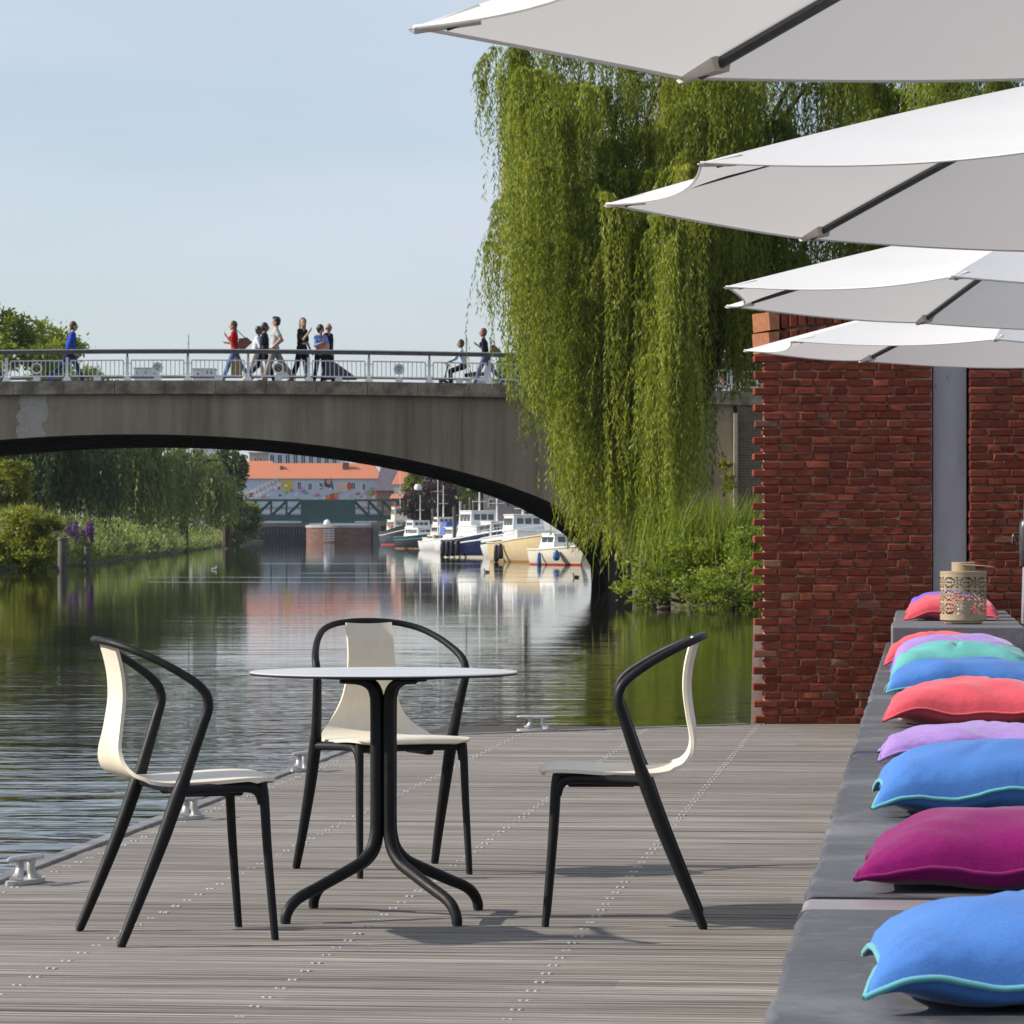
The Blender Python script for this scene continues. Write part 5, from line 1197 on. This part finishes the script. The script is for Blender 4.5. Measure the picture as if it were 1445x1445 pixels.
building('pinkish stone building seen under the right end of the arch',420,682,742,688,.2,12,mk('pink grey stone',(.46,.36,.33),(.36,.28,.26),scale=1.5,rough=.9),m_pier,676,6,wins=[(690,695,704,715),(700,705,704,715),(714,720,706,716)],name='stone_house',cat='house')
building('slim white flat roofed block glimpsed behind the railing left of the emblem',1300,189,222,520,.5,9,mk('white render',(.72,.72,.74),rough=.8),wins=[(191,194,523,528),(216,219,522,529),(203,207,523,528)],name='apartment_block',cat='building')
building('white flat roofed block with a thin mast glimpsed behind the railing near the red top',1340,272,303,521,.5,9,MATS['white render'],wins=[(276,282,526,530),(291,294,523,528),(296,300,523,528)],name='apartment_block',cat='building')
for lb_,px,pt,d in (('thin grey antenna mast rising behind the railing left of the red top',266,474,1338),('thin grey antenna mast behind the scooter rider',658,474,1300)):
    t=thing('antenna_mast',lb_,'mast',(GX(px,d),d,.5)); mb=MB(); mb.tube([(0,0,0),(0,0,EYE+(HOR-pt)*d/F)],[.35,.18],6); mb.build('mast_pole',m_pole,t); mb=MB(); mb.box((0,0,EYE+(HOR-pt)*d/F-3),(1.0,.2,.2)); mb.build('cross_arm',m_pole,t,smooth=0)
# ------------------------------------------------------------------ boats
def pt_(name,c,c2=None,**k): return mk('boat '+name,c,c2 or tuple(x*.88 for x in c),scale=3,rough=k.get('rough',.3),spec=.5)
b_white=pt_('white',(.76,.76,.74)); b_cream=pt_('cream',(.66,.52,.31)); b_cream2=pt_('ivory',(.72,.66,.53)); b_navy=pt_('navy',(.012,.018,.065)); b_blk=pt_('black',(.014,.015,.02)); b_green=pt_('green',(.03,.20,.17)); b_red=pt_('red',(.50,.045,.03)); b_tan=pt_('tan',(.42,.24,.09)); b_blue=pt_('blue',(.03,.12,.32)); b_glass=mk('boat glass',(.05,.07,.09),rough=.1,spec=.8); b_canv=pt_('blue canvas',(.06,.12,.40),rough=.8); b_wood=pt_('varnish',(.30,.13,.05))
def boat(label,px,pyw,L,B,Fm,Fb,hull,heading=-74,stripe=None,boot=None,cabins=(),rail=True,mast=None,fend=(),deckm=None,sheer=None,extra=None,name='motor_boat'):
    d=F*(EYE-WATER)/(pyw-HOR); t=thing(name,label,'boat',(GX(px,d),d+L*.42,WATER),R(heading),'boats moored along the right bank')
    NSt=18; st=[]
    def bw(u): return B/2*(.86+.14*min(1,u/.35)) if u<.5 else B/2*max(.02,(1-((u-.5)/.5)**2.6))
    def zs(u): return Fm+(Fb-Fm)*max(0,u)**2.2+.06*(1-u)
    rows=[]
    for i in range(NSt+1):
        u=i/NSt; x=-L/2+L*u; b=bw(u); z=zs(u); rk=.10*L*max(0,u-.55)/.45
        r=[(x+rk,b,z),(x+rk*.75,b*.97,z*.62),(x+rk*.3,b*(.90-.12*u),z*.25),(x-.0,b*(.80-.2*u),0),(x-rk*.2,b*.45,-.35)]
        rows.append(r)
    m=MB(); m.grid(rows); m.grid([[(p[0],-p[1],p[2]) for p in r][::-1] for r in rows])
    m.add([rows[0][k] for k in range(5)]+[(p[0],-p[1],p[2]) for p in rows[0]],[(0,1,6,5),(1,2,7,6),(2,3,8,7),(3,4,9,8)])
    m.build('hull',hull,t,smooth=50)
    m=MB(); m.grid([[ (r[0][0],r[0][1]*.97,r[0][2]-.06),(r[0][0],-r[0][1]*.97,r[0][2]-.06)] for r in rows]); m.build('deck',deckm or b_white,t,smooth=0)
    top=[Vector(r[0]) for r in rows]; ring=[(p.x,p.y,p.z) for p in top]+[(p.x,-p.y,p.z) for p in top[::-1]]
    m=MB(); m.tube(ring,.05,6); m.build('gunwale',sheer or b_white,t)
    if stripe:
        m=MB()
        for s in (-1,1): m.tube([(Vector(r[0])*.35+Vector(r[1])*.65)*1.0+Vector((0,.015,0)) if s>0 else Vector((r[0][0]*.35+r[1][0]*.65,-(r[0][1]*.35+r[1][1]*.65)-.015,r[0][2]*.35+r[1][2]*.65)) for r in rows],.055,6)
        m.build('hull_stripe',stripe,t)
    if boot:
        m=MB()
        for s in (-1,1): m.grid([[(r[3][0],s*(r[3][1]+.02),-.02),(r[2][0]*.35+r[3][0]*.65,s*(r[3][1]*.65+r[2][1]*.35+.025),r[2][2]*.35)] for r in rows])
        m.build('boot_stripe',boot,t,smooth=0)
    for (xc_,l,w,z0,h,mat,wn_,tp) in cabins:
        vs=[]
        for (zz,sc,ln) in ((z0,1,1),(z0+h,tp,.86 if tp<1 else 1)):
            vs+=[(xc_-l/2*ln,-w/2*sc,zz),(xc_+l/2*ln,-w/2*sc,zz),(xc_+l/2*ln,w/2*sc,zz),(xc_-l/2*ln,w/2*sc,zz)]
        m=MB(); m.add(vs,[(0,1,5,4),(1,2,6,5),(2,3,7,6),(3,0,4,7),(4,5,6,7)]); cb=m.build('cabin',mat,t,smooth=0)
        m=MB(); m.box((xc_,0,z0+h+.03),(l*(.95 if tp<1 else 1.06),w*tp*1.06,.07),ch=.02); m.build('cabin_roof',mat if wn_!=3 else b_wood,t,smooth=30)
        if wn_:
            zc=z0+h*.62; hh=h*.42; f=.62; sw=w/2*(1+(tp-1)*f)+.012; fx=l/2*(1+((.86 if tp<1 else 1)-1)*f)+.012
            for s in (-1,1):
                nn=max(2,int(l/.8))
                for k in range(nn):
                    m=MB(); m.box((xc_-l*.40+l*.80*(k+.5)/nn,s*sw,zc),(l*.80/nn-.12,.03,hh)); m.build('window',b_glass,t,smooth=0)
            for k in range(3 if w>1.6 else 2):
                nn=3 if w>1.6 else 2; m=MB(); m.box((xc_+fx,(-.42+.84*(k+.5)/nn)*w*tp,zc),(.03,w*tp*.84/nn-.1,hh)); m.build('window',b_glass,t,smooth=0)
    if rail:
        m=MB()
        for s in (-1,1):
            pts=[Vector((r[0][0]*.985,s*r[0][1]*.93,r[0][2]+.55)) for r in rows[8:]]; m.tube(pts,.02,5)
            for p in pts[::2]: m.tube([p,p-Vector((0,0,.6))],.015,5)
        m.build('pulpit_rail',m_alu,t)
    if mast: 
        m=MB(); m.tube([(mast[0],0,mast[1]),(mast[0],0,mast[2])],[.07,.035],8); m.tube([(mast[0],-.5,mast[2]*.72),(mast[0],.5,mast[2]*.72)],.03,6); m.build('mast',b_white,t)
    for (u,s,mat,rr,ll) in fend:
        i=min(NSt,int(u*NSt)); r=rows[i]; p=Vector((r[0][0],s*(r[0][1]+rr*.9),r[0][2]-.25-ll/2)); m=MB(); m.caps(p+Vector((0,0,ll/2)),p-Vector((0,0,ll/2)),rr*.75,rr,10); f=m.build('fender',mat,t); m=MB(); m.tube([(p.x,p.y-s*rr*.8,r[0][2]),(p.x,p.y,p.z+ll/2)],.012,5); m.build('fender_rope',b_white,f)
    if extra: extra(t)
    return t
boat('small ivory cabin boat with round blue fender at the right end of the row',793,797.5,5.6,2.05,.75,1.0,b_cream2,heading=-70,boot=b_red,cabins=((-.3,2.2,1.5,.85,.75,b_white,1,.8),),rail=False,fend=((.78,-1,b_blue,.19,.25),(.45,-1,b_blue,.12,.5)),sheer=b_cream2)
boat('cream motor cruiser with a glazed wheelhouse between the small ivory boat and the blue boat',743,794,9.5,2.75,1.05,1.62,b_cream,heading=-76,boot=b_tan,cabins=((.2,3.6,2.1,1.25,.55,b_white,0,.92),(-.7,2.6,1.9,1.75,.95,b_white,1,.9)),fend=((.42,-1,b_blk,.16,.75),(.55,-1,b_blk,.18,.6)),sheer=b_cream,mast=(-.8,2.7,4.3))
boat('white cruiser with a dark rubbing band squeezed between the cream and the blue boat',706,787.5,9,2.7,1.15,1.75,b_white,heading=-76,stripe=b_blk,cabins=((-.5,3.4,2.0,1.35,1.1,b_white,1,.9),),mast=(-1,2.4,5.2))
boat('dark navy hulled cruiser with a white stripe and a row of black fenders',680,787.2,10.5,2.9,1.2,2.0,b_navy,heading=-70,stripe=b_white,boot=b_cream2,cabins=((-.2,4.2,2.2,1.5,.65,b_white,0,.94),(-.9,2.7,2.0,2.05,1.15,b_white,1,.9)),fend=((.12,-1,b_blk,.19,.8),(.24,-1,b_blk,.19,.8),(.36,-1,b_blk,.19,.8),(.48,-1,b_blk,.19,.8)),mast=(-.6,3.2,5.4))
boat('white cruiser with a blue canvas canopy left of the navy hull',648,779.5,9,2.9,1.1,1.6,b_white,heading=-74,cabins=((-.3,3.4,2.1,1.3,.9,b_white,1,.9),(-2.2,1.9,2.2,1.6,1.1,b_canv,0,.75)),mast=(0,2.2,4.6),fend=((.5,-1,b_blk,.2,.8),))
boat('white flybridge boat with a small round radar on a stalk behind the green boat',629,776.5,9.5,3.0,1.2,1.7,b_white,heading=-74,cabins=((-.3,3.8,2.3,1.4,1.1,b_cream2,1,.9),(-1.0,2.0,1.9,2.5,.8,b_white,1,.85)),mast=(-1.2,3.2,6.6),fend=((.5,-1,b_blue,.25,1.2),))
def radar(t):
    m=MB(); m.lathe([(.0001,6.5),(.4,6.6),(.45,6.9),(.3,7.2),(.0001,7.25)],(-1.2,0,0),12,cap=False); m.build('radar_dome',b_white,t)
boat('old green and black barge boat with a tan waterline left of the white boats',594,774.5,10.5,3.4,1.25,1.75,b_blk,heading=-68,stripe=b_green,boot=b_tan,cabins=((-.2,4.6,2.5,1.35,.95,b_white,1,.92),(-1.2,2.4,2.2,2.2,.9,b_white,1,.88)),sheer=b_green,mast=(-.5,3.2,6.0),extra=radar)
def tugx(t):
    m=MB(); m.lathe([(.55,0),(.62,.12),(.55,.22)],(5.05,-1.05,1.9),16,M=Matrix.Rotation(PI/2,3,'X')@Matrix.Rotation(.5,3,'Y')); m.build('bow_fender',b_white,t)
    m=MB(); m.lathe([(.42,4.2),(.42,6.0),(.46,6.1)],(-2.6,0,0),14); m.build('funnel',b_red,t)
    m=MB(); m.box((.5,-1.65,2.75),(2.2,.06,.42)); m.build('name_board',b_red,t,smooth=0)
boat('black tugboat with red waterline, pale wheelhouse and tall mast, farthest along the quay',563,769,15,4.0,1.9,3.3,b_blk,heading=-76,stripe=b_white,boot=b_red,cabins=((-.3,6.0,2.9,2.1,1.7,b_cream2,1,.95),(.2,2.6,2.4,3.85,1.9,b_cream2,1,.95)),sheer=b_blk,mast=(.1,5.6,11.8),extra=tugx,name='tugboat')
for i,(px,pyw,h,lb_) in enumerate(((641,780,4.0,'tall'),(652,780.5,4.4,'grey'),(657,781,4.1,'thin'),(664,782,4.6,'pale'),(669,782.5,4.3,'weathered'),(611,776,4.2,'slim'))):
    d=F*(EYE-WATER)/(pyw-HOR)+4; t=thing('mooring_pile','wooden mooring pile standing among the white boats under the arch','pile',(GX(px,d),d,WATER),0,'mooring piles among the boats'); mb=MB(); mb.lathe([(.17,-1),(.15,h-.3),(.16,h-.3),(.16,h),(.10,h+.05)],(0,0,0),10); mb.build('pile_shaft',m_post,t)
boat('small white sloop with a bare mast squeezed in front of the flybridge boat',616,776.8,7.5,2.3,.85,1.2,b_white,heading=-74,cabins=((-.2,2.6,1.5,1.0,.5,b_cream2,1,.85),),mast=(.3,1.2,8.2),rail=False)
# ------------------------------------------------------------------ ducks
m_duck=mk('brown plumage',(.13,.10,.07),(.08,.06,.045),scale=30,rough=.8); m_gull=mk('pale plumage',(.62,.60,.55),rough=.8); m_bill=mk('orange bill',(.55,.25,.03),rough=.5)
def duck(label,px,py,face,m,sc=.55):
    d=F*(EYE-WATER)/(py-HOR); t=thing('duck',label,'duck',(GX(px,d),d,WATER),R(face),'ducks on the river')
    t.scale=(sc,sc,sc); b=MB(); b.ball((0,0,.06),(.21,.095,.10),14,10); b.tube(smooth_path([(.13,0,.08),(.18,0,.17),(.19,0,.25)],4),lerp_list([.065,.045,.04],4),8); b.ball((.205,0,.275),(.058,.045,.045),10,8); b.tube([(-.17,0,.09),(-.29,0,.15)],[.06,.01],8,flat=.5)
    remesh(b,'body',m,t,.012,2); b=MB(); b.tube([(.25,0,.265),(.315,0,.255)],[.022,.016],8,flat=.45); b.build('bill',m_bill,t)
    for s in (-1,1):
        b=MB(); b.ball((-.04,s*.085,.09),(.16,.02,.06),10,6); b.build('wing',m,t)
duck('pale bird swimming on the open river left of the boats',302,804,0,m_gull); duck('brown duck in front of the cream cruiser reflection',687,808,180,m_duck); duck('dark duck near the bank below the bushes',935,860,180,m_duck); duck('small dark duck below the ivory boat',813,815,180,m_duck)
# ------------------------------------------------------------------ haze
if True:
    hz=MB(); hz.box((0,1150,45),(4200,2500,100)); n=NT('air haze')
    vol=n.node('ShaderNodeVolumePrincipled'); vol.inputs['Color'].default_value=(.80,.86,.95,1); vol.inputs['Density'].default_value=.00006; vol.inputs['Anisotropy'].default_value=.2
    n.t.links.new(vol.outputs[0],n.out.inputs['Volume']); n.n.remove(n.b)
    tag(hz.build('haze',n.mat,smooth=0),kind='stuff')
